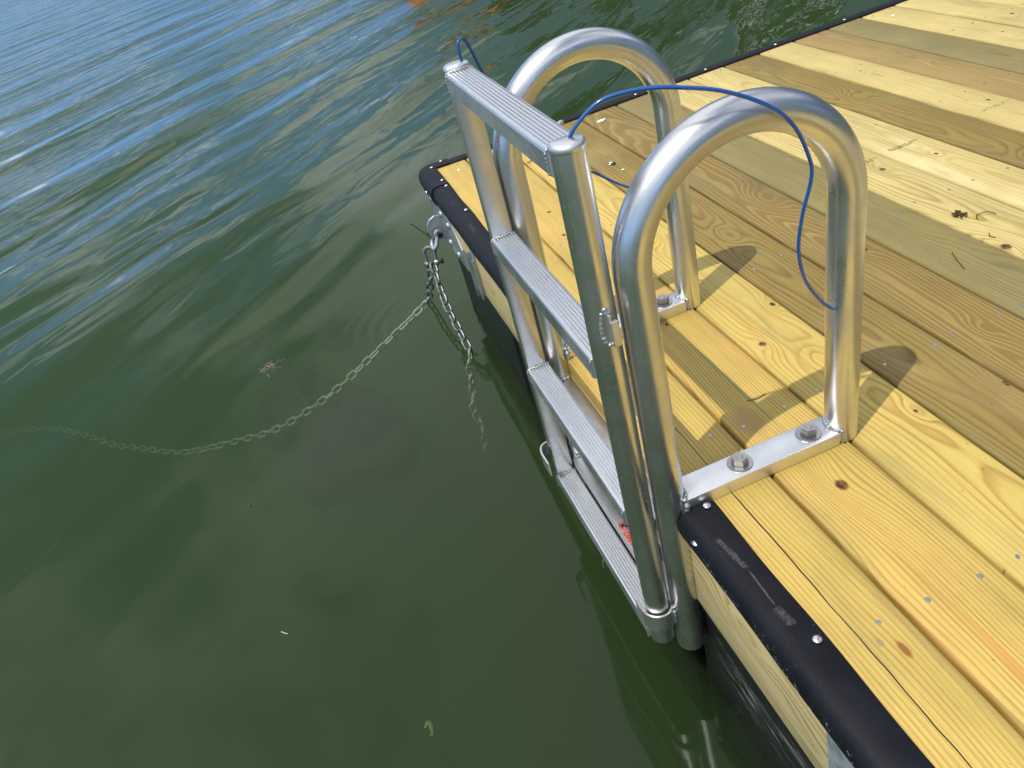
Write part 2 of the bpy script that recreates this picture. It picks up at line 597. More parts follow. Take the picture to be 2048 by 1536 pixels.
# ================================================================== WATER AND GROUND
def water_material():
    n = NT('lake water')
    co, X, Y, Z = n.obj()
    # crest direction runs along (-0.70, 0.72); v is across the crests
    u = n.math('ADD', n.math('MULTIPLY', X, -0.70), n.math('MULTIPLY', Y, 0.72))
    v = n.math('ADD', n.math('MULTIPLY', X, 0.72), n.math('MULTIPLY', Y, 0.70))
    dx = n.math('SUBTRACT', X, 1.5)
    dy = n.math('ADD', Y, 0.7)
    dist = n.math('SQRT', n.math('ADD', n.math('MULTIPLY', dx, dx), n.math('MULTIPLY', dy, dy)))
    w1 = n.noise(n.xyz(n.math('MULTIPLY', u, 0.55), n.math('MULTIPLY', v, 1.9), 0.3), 1, 1, 0.4, 0.5)
    w2 = n.noise(n.xyz(n.math('MULTIPLY', u, 1.9), n.math('MULTIPLY', v, 6.8), 3.7), 1, 2, 0.42, 0.6)
    w3 = n.noise(n.xyz(n.math('MULTIPLY', u, 0.35), n.math('MULTIPLY', v, 1.3), 9.1), 1, 0)
    amp = n.remap(dist, 0.5, 2.9, 0.09, 1.0)
    far = n.remap(dist, 1.5, 6.0, 0.0, 1.0)
    h = n.math('MULTIPLY', w1, 0.078)
    h = n.math('ADD', h, n.math('MULTIPLY', n.math('MULTIPLY', w2, 0.0145), n.math('ADD', n.math('MULTIPLY', far, 1.0), 0.12)))
    h = n.math('ADD', h, n.math('MULTIPLY', w3, 0.08))
    h = n.math('MULTIPLY', h, amp)
    # small rings where the chain enters the water
    rx = n.math('SUBTRACT', X, 0.1)
    ry = n.math('ADD', Y, 0.16)
    rd = n.math('SQRT', n.math('ADD', n.math('MULTIPLY', rx, rx), n.math('MULTIPLY', ry, ry)))
    ring = n.math('MULTIPLY', n.math('SINE', n.math('MULTIPLY', rd, 120.0)), n.remap(rd, 0.05, 0.5, 0.00022, 0.0))
    h = n.math('ADD', h, ring)
    nb = n.node('ShaderNodeBump')
    nb.inputs['Distance'].default_value = 1.0
    nb.inputs['Strength'].default_value = 1.0
    n.put(nb.inputs['Height'], h)
    fr = n.node('ShaderNodeFresnel')
    fr.inputs['IOR'].default_value = 1.333
    n.put(fr.inputs['Normal'], nb.outputs[0])
    tr = n.node('ShaderNodeBsdfTransparent')
    gl = n.node('ShaderNodeBsdfGlossy')
    gl.inputs['Roughness'].default_value = 0.02
    n.put(gl.inputs['Normal'], nb.outputs[0])
    mx = n.node('ShaderNodeMixShader')
    n.put(mx.inputs[0], fr.outputs[0])
    n.t.links.new(tr.outputs[0], mx.inputs[1])
    n.t.links.new(gl.outputs[0], mx.inputs[2])
    n.t.links.new(mx.outputs[0], n.out.inputs[0])
    vol = n.node('ShaderNodeVolumePrincipled')
    vol.inputs['Color'].default_value = (0.185, 0.325, 0.125, 1)
    vol.inputs['Density'].default_value = 1.55
    vol.inputs['Anisotropy'].default_value = 0.2
    n.t.links.new(vol.outputs[0], n.out.inputs['Volume'])
    return n.m


BED = -2.6
bm = box_bm((-420, -420, BED + 0.01), (420, 420, WATER))
water = link('water', bm_me(bm), water_material())
tag(water, 'green lake water with long blue ripples around the dock', 'water', kind='structure')

bedm = NT('lake bed silt')
co_, X_, Y_, Z_ = bedm.obj()
bedm.bsdf(bedm.mix(bedm.noise(co_, 1.6, 4), (0.05, 0.06, 0.03), (0.09, 0.09, 0.05)), 0.9, 0.0)
lake_bed = link('lake_bed', new_me('bed', [(-430, -430, BED), (430, -430, BED), (430, 430, BED), (-430, 430, BED)], [(0, 1, 2, 3)]), bedm.m)
tag(lake_bed, 'silty lake bed deep under the green water', 'lake bed', kind='structure')


# far bank: a low grassy shore beyond the top right of the picture
def bank():
    rnd = random.Random(4)
    pts = []
    p0, p1 = Vector((-50, 7, 0)), Vector((22, 60, 0))
    d = (p1 - p0)
    nrm = Vector((-d.y, d.x, 0)).normalized()
    N = 60
    rows = [(-1.2, WATER - 0.6), (0.0, WATER - 0.05), (0.7, WATER + 0.35), (3, WATER + 0.7), (12, WATER + 1.1), (50, WATER + 2.0)]
    vs, fs = [], []
    for i in range(N + 1):
        b = p0 + d * (i / N)
        wob = math.sin(i * 0.7) * 0.6 + rnd.uniform(-0.3, 0.3)
        for (o, z) in rows:
            vs.append(b + nrm * (o + wob) + Vector((0, 0, z + rnd.uniform(-0.08, 0.08))))
    K = len(rows)
    for i in range(N):
        for k in range(K - 1):
            fs.append((i * K + k, i * K + k + 1, (i + 1) * K + k + 1, (i + 1) * K + k))
    n = NT('bank grass')
    co, X, Y, Z = n.obj()
    n.bsdf(n.mix(n.noise(co, 1.5, 5, 0.7), (0.035, 0.055, 0.015), (0.09, 0.10, 0.04)), 0.9, 0.0)
    return link('bank', new_me('bank', vs, fs), n.m), p0, d, nrm


bank_o, BP0, BD, BN = bank()
tag(bank_o, 'low grassy shore across the water', 'shore', kind='structure')

leafm = simple_mat('tree foliage', (0.014, 0.026, 0.005), 0.6, 0.0, 0.5, 3)
barkm = simple_mat('tree bark', (0.10, 0.075, 0.05), 0.9, 0.0, 0.3, 12, 0.5)


def make_tree(seed, H, W):
    rnd = random.Random(seed)
    vs, fs = [], []
    blobs = []
    for i in range(16):
        a = rnd.uniform(0, 2 * math.pi)
        z = rnd.uniform(0.25, 0.95)
        rr = W * (1 - abs(z - 0.5) * 1.1) * rnd.uniform(0.3, 0.95)
        blobs.append((Vector((math.cos(a) * rr, math.sin(a) * rr, z * H)), rnd.uniform(0.16, 0.32) * W * 1.6))
    for i in range(3400):
        c, r = blobs[rnd.randrange(len(blobs))]
        d = Vector((rnd.gauss(0, 1), rnd.gauss(0, 1), rnd.gauss(0, 1))).normalized() * r * rnd.uniform(0.55, 1.05)
        p = c + d
        s = rnd.uniform(0.10, 0.22)
        a = Vector((rnd.gauss(0, 1), rnd.gauss(0, 1), rnd.gauss(0, 1))).normalized()
        b = a.orthogonal().normalized()
        k = len(vs)
        vs += [p - a * s, p - b * s * 0.6, p + a * s, p + b * s * 0.6]
        fs.append((k, k + 1, k + 2, k + 3))
    crown = new_me('crown', vs, fs)
    parts = [tube([Vector((0, 0, -0.4)), Vector((0.05, 0, H * 0.3)), Vector((0, 0.1, H * 0.62)), Vector((0.1, 0, H * 0.85))],
                  [0.03 * H, 0.024 * H, 0.014 * H, 0.004 * H], 10)]
    for c, r in blobs[:8]:
        b0 = Vector((0.03, 0.03, H * rnd.uniform(0.25, 0.5)))
        parts.append(tube([b0, (b0 + c) / 2 + Vector((0, 0, 0.2)), c], [0.011 * H, 0.007 * H, 0.002 * H], 6))
    return crown, merge(*parts)


tree_specs = [(0.10, 3.0, 8.6, 2.7, 11), (0.155, 4.0, 11.0, 3.0, 12), (0.215, 3.0, 9.4, 3.0, 13), (0.28, 5.0, 12.5, 3.4, 11),
              (0.34, 3.5, 9.0, 2.8, 12), (0.41, 4.5, 12.0, 3.4, 13), (0.49, 3.2, 10.0, 3.0, 11), (0.57, 4.2, 12.5, 3.5, 12),
              (0.66, 3.5, 10.5, 3.2, 13), (0.76, 5.0, 13.0, 3.6, 11)]
tree_names = ['lowest leafy tree right beside the red brown boathouse', 'second leafy tree past the red brown boathouse',
              'third tree along the far bank past the boathouse', 'tall fourth tree along the far bank past the boathouse',
              'short fifth tree along the far bank past the boathouse', 'sixth tree along the far bank with a wide crown',
              'seventh tree along the far bank from the boathouse', 'tall eighth tree along the far bank from the boathouse',
              'ninth tree along the far bank from the boathouse', 'tallest tree at the far end of the bank']
tree_cache = {}
for (t_, off, H, W, sd), lab in zip(tree_specs, tree_names):
    b = BP0 + BD * t_ + BN * off
    root = empty('broadleaf_tree', (b.x, b.y, WATER + 0.55), lab, 'tree', 'trees on the far bank')
    if sd not in tree_cache:
        tree_cache[sd] = make_tree(sd, 1.0 * 10, 3.0)
    cme, tme = tree_cache[sd]
    for nm, me, mt in (('crown', cme, leafm), ('trunk', tme, barkm)):
        o = bpy.data.objects.new(nm, me)
        if not me.materials:
            me.materials.append(mt)
        o.parent = root
        o.scale = (W / 3.0, W / 3.0, H / 10)
        o.rotation_euler = (0, 0, t_ * 37)
        col.objects.link(o)

# boathouse on the bank, seen as the brown streaks reflected in the water
bh = BP0 + BD * 0.045 + BN * 2.5
ang = math.atan2(BD.y, BD.x)
boathouse = empty('boathouse', (bh.x, bh.y, WATER + 0.5), 'red brown timber boathouse on the shore, seen as rusty streaks on the ripples', 'boathouse')
boathouse.rotation_euler = (0, 0, ang)
wallm = simple_mat('red brown boards', (0.55, 0.21, 0.08), 0.8, 0.0, 0.25, 4)
roofm = simple_mat('grey roof', (0.10, 0.09, 0.085), 0.8, 0.0, 0.2, 6)
glassm = simple_mat('window glass', (0.03, 0.04, 0.05), 0.1)


def local(name, me, mat, parent):
    o = bpy.data.objects.new(name, me)
    me.materials.append(mat)
    o.parent = parent
    col.objects.link(o)
    return o


wall = local('wall', merge(box_bm((-3.2, -2, -0.6), (3.2, 2, 5.2))), wallm, boathouse)
roof_me = extrude([(-2.5, 5.1), (0, 7.0), (2.5, 5.1), (2.5, 5.25), (0, 7.2), (-2.5, 5.25)], [-3.6, 3.6], lambda p, a: Vector((a, p[0], p[1])))
local('roof', roof_me, roofm, boathouse)
for wx in (-2.0, 0.1, 2.1):
    fr_ = local('window', merge(box_bm((wx - 0.55, -2.05, 3.0), (wx + 0.55, -2.004, 4.3))), M['white'], boathouse)
    local('pane', merge(box_bm((wx - 0.45, -2.08, 3.1), (wx + 0.45, -2.054, 4.2))), glassm, fr_)

# ================================================================== DOCK
dock = empty('floating_dock', (0, 0, 0), 'floating dock with yellow pine planks, black vinyl bumper and black floats', 'dock')
G1, PITCH, GAP = 0.108, 0.143, 0.0054
DX0, DX1 = -0.044, 4.3
NPL = 21

YL, YD, YB = (0.585, 0.42, 0.112), (0.33, 0.18, 0.036), (0.47, 0.345, 0.085)
PL, PD, PB = (0.56, 0.45, 0.175), (0.345, 0.225, 0.068), (0.48, 0.375, 0.14)
OL, OD, OB = (0.265, 0.188, 0.048), (0.13, 0.074, 0.018), (0.185, 0.14, 0.048)
GL, GD, GB = (0.245, 0.20, 0.073), (0.135, 0.10, 0.033), (0.20, 0.185, 0.085)
# light, dark, blotch, kwargs ; knot = (x, y local, spread, dark radius)
specs = [
    (YL, YD, YB, dict(F=150, y0=0.11, D=0.03, tilt=0.01, warp=0.05, contrast=0.62, crack=(0.005, 0.0012, 1.25), resin=0.5,
                      knots=((0.66, 0.0, 0.03, 0.0),),
                      stain=((2.12, 0.04, 0.006, 0.016, (0.25, 0.09, 0.02), 0.9), (2.10, 0.022, 0.005, 0.008, (0.3, 0.2, 0.12), 0.7)))),
    (YL, YD, (0.62, 0.36, 0.10), dict(F=170, y0=-0.12, D=0.05, tilt=0.01, warp=0.05, contrast=0.8, resin=0.75,
                      knots=((1.317, -0.005, 0.012, 0.005), (1.86, 0.0, 0.035, 0.011), (0.78, -0.02, 0.016, 0.006), (0.62, 0.0, 0.014, 0.007)),
                      stain=((1.55, 0.0, 0.004, 0.24, (0.20, 0.24, 0.08), 0.6), (1.66, -0.03, 0.03, 0.05, (0.3, 0.2, 0.09), 0.45)))),
    ((0.60, 0.445, 0.12), (0.36, 0.20, 0.042), (0.50, 0.375, 0.115), dict(F=130, y0=0.03, D=0.05, tilt=-0.02, warp=0.045, contrast=0.75, resin=0.25,
                      knots=((1.489, -0.035, 0.022, 0.009), (1.386, 0.056, 0.014, 0.007), (1.60, 0.02, 0.03, 0.0), (1.788, 0.052, 0.014, 0.005), (0.95, 0.0, 0.025, 0.0)))),
    (OL, OD, (0.36, 0.25, 0.10), dict(F=120, y0=0.0, D=0.035, tilt=0.03, warp=0.05, contrast=0.7,
                      knots=((1.08, 0.0, 0.03, 0.0), (1.81, 0.065, 0.02, 0.008)))),
    (OL, OD, OB, dict(F=120, y0=-0.01, D=0.03, tilt=-0.04, warp=0.055, contrast=-0.9,
                      knots=((1.329, 0.03, 0.025, 0.010), (0.98, 0.02, 0.04, 0.0), (1.68, 0.0, 0.018, 0.0)))),
    (GL, GD, GB, dict(F=150, y0=0.07, D=0.06, tilt=0.02, warp=0.06, contrast=0.55)),
    (PL, PD, PB, dict(F=105, y0=0.0, D=0.03, tilt=0.045, warp=0.06, contrast=0.75,
                      knots=((1.053, 0.017, 0.022, 0.008), (1.498, -0.058, 0.028, 0.011), (0.70, 0.03, 0.025, 0.0)))),
    (PL, PD, (0.80, 0.66, 0.34), dict(F=105, y0=0.015, D=0.02, tilt=-0.03, warp=0.05, contrast=0.6,
                      knots=((1.076, 0.01, 0.016, 0.007), (1.55, 0.0, 0.03, 0.0)))),
    (OL, OD, OB, dict(F=130, y0=-0.03, D=0.05, tilt=0.02, warp=0.06, contrast=0.6,
                      knots=((1.28, -0.01, 0.03, 0.012), (0.62, 0.0, 0.03, 0.0)))),
    (PL, PD, PB, dict(F=120, y0=0.0, D=0.03, tilt=0.03, warp=0.06, contrast=0.6, knots=((0.918, 0.03, 0.018, 0.008), (0.45, 0.0, 0.014, 0.005)))),
    ((0.34, 0.24, 0.085), (0.19, 0.11, 0.033), (0.27, 0.18, 0.055), dict(F=130, y0=0.02, D=0.04, tilt=0.02, warp=0.05, contrast=0.6)),
    (GL, GD, GB, dict(F=120, y0=0.0, D=0.03, tilt=0.03, warp=0.06, contrast=0.55)),
    (PL, PD, PB, dict(F=120, y0=0.0, D=0.03, tilt=0.03, warp=0.06, contrast=0.5, knots=((0.54, 0.02, 0.015, 0.006),))),
    (PL, PD, PB, dict(F=120, y0=0.02, D=0.04, tilt=0.02, warp=0.06, contrast=0.45, knots=((0.44, 0.01, 0.02, 0.008),))),
]

nail_me = None


def nail_mesh():
    bm = bmesh.new()
    bmesh.ops.create_cone(bm, cap_ends=True, segments=12, radius1=0.0042, radius2=0.0036, depth=0.0012)
    return bm_me(bm)


nail_me = nail_mesh()
nail_me.materials.append(M['nail'])
rnd = random.Random(7)
planks = []
for i in range(NPL):
    y0 = -0.044 if i == 0 else G1 + PITCH * (i - 1) + GAP / 2
    y1 = G1 + PITCH * i - GAP / 2
    yc = (y0 + y1) / 2
    sp = specs[i] if i < len(specs) else specs[[6, 3, 9, 12, 4, 7, 10][i % 7]]
    dz = rnd.uniform(-0.0016, 0.0) if i else 0.0
    if i == 1:
        dz = 0.0
    dark_i = i in (3, 4, 8, 10)
    # plank as long strips with a little bow and rounded arrises
    rr = 0.0055
    prof = []
    hw = (y1 - y0) / 2
    for cx, cz, a0 in ((hw - rr, -rr, 0), (-hw + rr, -rr, 90)):
        for k in range(4):
            a = R(a0 + k * 30)
            prof.append((cx + rr * math.cos(a), cz + rr * math.sin(a)))
    prof += [(-hw, -0.037), (hw, -0.037)]
    xs = [DX0 + (DX1 - DX0) * k / 60 for k in range(61)]
    ph = rnd.uniform(0, 6)
    ends = rnd.uniform(-0.002, 0.003)
    me = extrude(prof, xs, lambda p, a: Vector((a + (ends if a == xs[0] else 0), p[0] + 0.0007 * math.sin(a * 2.1 + ph), p[1] + 0.0006 * math.sin(a * 1.4 + ph * 2))))
    kw = dict(sp[3])
    light, dark = sp[0], sp[1]
    if kw.get('contrast', 1) < 0:      # board whose late wood lines are paler than the board
        kw['contrast'] = -kw['contrast']
        light, dark = (0.215, 0.138, 0.037), (0.35, 0.26, 0.085)
    mat = wood_mat('pine plank grain', i * 1.37 + 0.5, light, dark, sp[2], **kw)
    o = bpy.data.objects.new('plank', me)
    me.materials.append(mat)
    o.parent = dock
    o.location = (0, yc, dz)
    col.objects.link(o)
    auto(o, 50)
    tint = 'pale' if sp[0] == PL else ('olive brown' if sp[0] in (OL, GL) else 'yellow')
    o['label'] = tint + ' pine plank'
    planks.append(o)
    for jx in (0.022, 0.40, 0.822, 1.242, 1.662, 2.082, 2.50):
        if jx > 2.3 and i < 2:
            continue
        for sgn in (-1, 1):
            nx = jx + rnd.uniform(-0.007, 0.007)
            ny = sgn * rnd.uniform(0.036, 0.05)
            if i == 0 and (sgn < 0):
                continue
            if 1.73 < nx < 1.80 and yc + ny < 0.29:
                continue
            q = bpy.data.objects.new('nail', nail_me)
            q.parent = o
            q.location = (nx, ny, 0.0002)
            q.scale = (1, rnd.uniform(0.7, 1.0), 1)
            q.rotation_euler = (0, 0, rnd.uniform(0, 3))
            col.objects.link(q)


# ink stamps: tiny rows of illegible marks printed on the boards
def stamp(plank, x, yw, seed, length):
    r_ = random.Random(seed)
    vs, fs = [], []
    yl = yw - plank.location.y
    for row, (ln, off) in enumerate(((1.0, 0.0), (0.72, 0.0075))):
        s = 0.0
        while s < length * ln:
            cw = r_.uniform(0.0026, 0.0040)
            if r_.random() > 0.14:
                for k in range(3):
                    a0 = r_.choice(((0, 0, 0.0012, 0.0055), (cw - 0.0016, 0, cw - 0.0006, 0.0055), (0, 0, cw - 0.001, 0.001), (0, 0.0045, cw - 0.001, 0.0055), (0, 0.0022, cw - 0.001, 0.0032)))
                    xx0, xx1 = x + off + 0.0055 - a0[1], x + off + 0.0055 - a0[3]
                    ya, yb = yl + s + a0[0], yl + s + a0[2]
                    k0 = len(vs)
                    vs += [(xx0, ya, 0.0006), (xx0, yb, 0.0006), (xx1, yb, 0.0006), (xx1, ya, 0.0006)]
                    fs.append((k0, k0 + 1, k0 + 2, k0 + 3))
            s += cw
    me = new_me('stamp', vs, fs)
    o = bpy.data.objects.new('ink_stamp', me)
    me.materials.append(M['ink'])
    o.parent = plank
    col.objects.link(o)


stamp(planks[7], 0.975, 0.99, 1, 0.085)
stamp(planks[6], 0.985, 0.895, 2, 0.05)
stamp(planks[9], 0.955, 1.29, 3, 0.09)

# rim boards under the deck edge
rimL, rimD = (0.66, 0.54, 0.26), (0.33, 0.19, 0.06)


def rim_board(lo, hi, seed, along_x=True, **k):
    me = bm_me(box_bm(lo, hi, 0.003))
    m = NT  # noqa
    mat = wood_mat('rim board grain', seed, rimL, rimD, (0.62, 0.52, 0.28), F=95, y0=0.0, D=0.02, tilt=0.03, warp=0.10, contrast=0.85, **k)
    return me, mat


# the face of the rim board is vertical, so its mesh is built lying down and turned up
def rim(lx0, lx1, seed, loc, rot, knots=()):
    me = bm_me(box_bm((lx0, -0.0925, -0.038), (lx1, 0.0925, 0.0), 0.003))
    mat = wood_mat('rim board grain', seed, rimL, rimD, (0.64, 0.53, 0.27), F=100, y0=-0.01, D=0.02, tilt=0.035, warp=0.09, contrast=0.9, knots=knots)
    o = bpy.data.objects.new('rim_board', me)
    me.materials.append(mat)
    o.parent = dock
    o.location = loc
    o.rotation_euler = rot
    col.objects.link(o)
    auto(o)
    return o


rim(-0.02, 4.2, 3.3, (0, -0.045, -0.132), (R(90), 0, 0), knots=((0.62, 0.02, 0.03, 0.0), (1.93, 0.01, 0.03, 0.0), (1.78, -0.03, 0.02, 0.0)))
rim(-2.9, 0.0, 8.1, (-0.045, 0.0, -0.132), (R(90), 0, R(-90)))
fj = link('floor_joist', merge(*[box_bm((x - 0.019, 0.0, -0.225), (x + 0.019, 2.9, -0.0385)) for x in (0.40, 0.82, 1.24, 1.66, 2.08, 2.5, 2.92, 3.34, 3.76)]), simple_mat('joist pine', (0.45, 0.33, 0.14), 0.7), dock)
fj['label'] = 'dark joists showing through the gaps'

# bumper
BPROF = [(0.001, 0.0035), (-0.004, 0.0060), (-0.030, 0.0078), (-0.044, 0.0068), (-0.053, 0.0028), (-0.0595, -0.006), (-0.0622, -0.018), (-0.0615, -0.032),
         (-0.0575, -0.043), (-0.052, -0.049), (-0.0478, -0.050), (-0.0477, -0.046), (-0.0476, -0.03), (-0.0476, 0.0), (-0.044, 0.0012), (0.001, 0.0012)]


def bumper_strip(a0, a1, fn, step=0.012):
    N = max(2, int((a1 - a0) / step))
    ax = [a0 + (a1 - a0) * k / N for k in range(N + 1)]
    return extrude(BPROF, ax, fn)


def bump_x(p, a):
    # the edge swells slightly at each screw
    s = 0.5 + 0.5 * math.cos((a - 2.066) / 0.27 * 2 * math.pi)
    yy = p[0] + (0.0022 * (s - 0.4) if p[0] > -0.01 else 0.0008 * math.sin(a * 17))
    return Vector((a, yy, p[1] + 0.0006 * math.sin(a * 9.0)))


b1 = auto(link('bumper', bumper_strip(0.168, 1.238, bump_x), M['vinyl'], dock), 60)
b2 = auto(link('bumper', bumper_strip(1.792, 4.2, bump_x), M['vinyl'], dock), 60)
b3 = auto(link('bumper', bumper_strip(0.045, 2.9, lambda p, a: Vector((p[0] * 0.80, a, p[1]))), M['vinyl'], dock), 60)
b1['label'] = 'black bumper beyond the ladder'
b2['label'] = 'scuffed black bumper at the near edge'
b3['label'] = 'black bumper along the far edge'

# moulded corner cap
cp = [((0.19 - 0.19 * k / 10, 0.0), 0.0, (0.19 - 0.19 * k / 10)) for k in range(11)]
ax = [('s', x) for x in (0.178, 0.14, 0.1, 0.05, 0.0)] + [('c', R(a)) for a in range(10, 90, 10)] + [('t', y) for y in (0.0, 0.02, 0.052)]


def cap_fn(p, a):
    d = -p[0] + (0.004 if p[0] < -0.002 else 0.0)
    z = p[1] + (0.0038 if p[1] > -0.04 else -0.003)
    k, v = a
    if k == 's':
        return Vector((v, -d, z))
    if k == 'c':
        sc = 1.0 - 0.10 * (v / R(90))
        return Vector((-math.sin(v) * d * sc, -math.cos(v) * d, z))
    return Vector((-d * 0.86, v, z))


cap = auto(link('corner_cap', extrude(BPROF, ax, cap_fn), M['vinyl'], dock), 60)


def screw_mesh(r=0.0075, h=0.0035):
    bm = bmesh.new()
    bmesh.ops.create_uvsphere(bm, u_segments=16, v_segments=10, radius=r)
    for v in bm.verts:
        v.co.z *= h / r
    return bm_me(bm)


screw_me = screw_mesh(0.0064, 0.003)
chrome = simple_mat('bright screw head', (0.75, 0.75, 0.75), 0.16, 1.0, 0.1)
screw_me.materials.append(chrome)
for p_ in screw_me.polygons:
    p_.use_smooth = True
for (x, y, zz) in ((1.800, -0.014, 0.0088), (2.066, -0.013, 0.0088), (2.335, -0.013, 0.0088), (1.842, -0.0585, -0.009), (0.424, -0.012, 0.0085), (0.178 + 0.012, -0.012, 0.0085), (0.70, -0.012, 0.0085),
                   (0.97, -0.012, 0.0085), (0.142, -0.012, 0.012), (0.0, -0.013, 0.012), (-0.030, 0.028, 0.012),
                   (-0.012, 0.30, 0.008), (-0.012, 0.763, 0.008), (-0.012, 1.042, 0.008), (-0.012, 1.328, 0.008), (-0.012, 1.618, 0.008), (-0.012, 1.9, 0.008), (0.095, -0.0655, -0.025)):
    q = bpy.data.objects.new('screw', screw_me)
    q.parent = dock
    q.location = (x, y, zz)
    col.objects.link(q)


# floats
def float_tub(x0, x1, y0=-0.032, y1=2.85):
    top = box_bm((x0 - 0.006, y0 - 0.007, -0.262), (x1 + 0.006, y1, -0.2265), 0.006)
    body = box_bm((x0, y0, -0.80), (x1, y1, -0.262), 0.014)
    parts = [top, body]
    return merge(*parts)


for a, b in ((0.085, 0.70), (0.735, 1.70), (1.745, 2.70), (2.745, 3.7)):
    link('float', float_tub(a, b), M['float'], dock)

# galvanised hardware on the rim board
def plate_poly(pts, y0, y1):
    n = len(pts)
    vs = [(x, y0, z) for x, z in pts] + [(x, y1, z) for x, z in pts]
    fs = [tuple(range(n))[::-1], tuple(range(n, 2 * n))] + [(k, (k + 1) % n, n + (k + 1) % n, n + k) for k in range(n)]
    me = new_me('plate', vs, fs)
    bm = bmesh.new()
    bm.from_mesh(me)
    bmesh.ops.recalc_face_normals(bm, faces=bm.faces)
    bmesh.ops.bevel(bm, geom=list(bm.edges), offset=0.0015, segments=1, affect='EDGES')
    return bm_me(bm)


chain_plate = link('chain_bracket', plate_poly([(-0.01, -0.05), (0.20, -0.05), (0.30, -0.075), (0.375, -0.135), (0.385, -0.205), (0.03, -0.215), (-0.01, -0.17)], -0.0525, -0.0455), M['galv'], dock)
pts = [(-0.0525, -0.105), (-0.072, -0.101), (-0.092, -0.110), (-0.104, -0.128), (-0.106, -0.150), (-0.098, -0.172), (-0.080, -0.188), (-0.0525, -0.192)]
tab_me = new_me('tab', [(0.116, y, z) for y, z in pts] + [(0.125, y, z) for y, z in pts],
                [tuple(range(8)), tuple(range(8, 16))[::-1]] + [(k, 8 + k, 8 + (k + 1) % 8, (k + 1) % 8) for k in range(8)])
bm = bmesh.new()
bm.from_mesh(tab_me)
bmesh.ops.recalc_face_normals(bm, faces=bm.faces)
bmesh.ops.bevel(bm, geom=list(bm.edges), offset=0.001, segments=1, affect='EDGES')
bm.to_mesh(tab_me)
bm.free()
link('padeye', tab_me, M['galv'], chain_plate)
bolt_me = screw_mesh(0.0125, 0.007)
bolt_me.materials.append(M['galv'])
for p_ in bolt_me.polygons:
    p_.use_smooth = True
for (x, z) in ((0.17, -0.085), (0.255, -0.095), (0.20, -0.178), (0.30, -0.182), (0.05, -0.07)):
    q = bpy.data.objects.new('bolt_head', bolt_me)
    q.parent = chain_plate
    q.location = Vector((x, -0.0535, z)) - chain_plate.location
    q.rotation_euler = (R(90), 0, 0)
    col.objects.link(q)
me = merge(box_bm((0.500, -0.0495, -0.225), (0.535, -0.0455, -0.07), 0.001), box_bm((0.500, -0.064, -0.235), (0.506, -0.0495, -0.085), 0.001), box_bm((0.530, -0.058, -0.235), (0.536, -0.0495, -0.10), 0.001))
link('rim_strap', me, M['galv'], dock)
link('rim_strap', plate_poly([(2.135, -0.05), (2.36, -0.05), (2.36, -0.225), (2.147, -0.225)], -0.0515, -0.0455), M['galv_dull'], dock)
link('rim_strap', merge(box_bm((1.03, -0.0510, -0.222), (1.05, -0.0455, -0.075), 0.001)), M['galv'], dock)

# ================================================================== HANDRAIL FRAME (bolted on)
NX, FX = 1.765, 1.275
RT = 0.0250
rails = empty('handrail_frame', (1.52, 0.09, 0), 'pair of tall aluminium hoop handrails with bolted base bars and crossbars over the dock edge', 'handrails')


def hoop(cx, zbot):
    pts = [Vector((cx, -0.060, zbot)), Vector((cx, -0.060, 0.0)), Vector((cx, -0.060, 0.2)), Vector((cx, -0.060, 0.36))]
    R0, cy, cz = 0.155, 0.095, 0.420
    for k in range(0, 41):
        a = math.pi - math.pi * k / 40
        pts.append(Vector((cx, cy + R0 * math.cos(a), cz + R0 * math.sin(a))))
    pts += [Vector((cx, 0.250, 0.36)), Vector((cx, 0.250, 0.2)), Vector((cx, 0.250, 0.001))]
    return tube(pts, RT, 40, cap=True, ref=(1, 0, 0))


bolt_hex = None


def hex_bolt():
    bm = bmesh.new()
    bmesh.ops.create_cone(bm, cap_ends=True, segments=28, radius1=0.0205, radius2=0.0200, depth=0.0022, matrix=Matrix.Translation((0, 0, 0.0011)))
    w = bm_me(bm)
    bm = bmesh.new()
    bmesh.ops.create_cone(bm, cap_ends=True, segments=6, radius1=0.0135, radius2=0.0135, depth=0.011, matrix=Matrix.Translation((0, 0, 0.0085)))
    top = [e for e in bm.edges if all(v.co.z > 0.013 for v in e.verts)]
    bmesh.ops.bevel(bm, geom=top, offset=0.0016, segments=2, affect='EDGES')
    h = bm_me(bm)
    bm = bmesh.new()
    bmesh.ops.create_cone(bm, cap_ends=True, segments=20, radius1=0.0062, radius2=0.0052, depth=0.0012, matrix=Matrix.Translation((0, 0, 0.0144)))
    c = bm_me(bm)
    return w, merge(h, c)


wash_me, hex_me = hex_bolt()
wash_me.materials.append(M['steel'])
hex_me.materials.append(M['steel'])

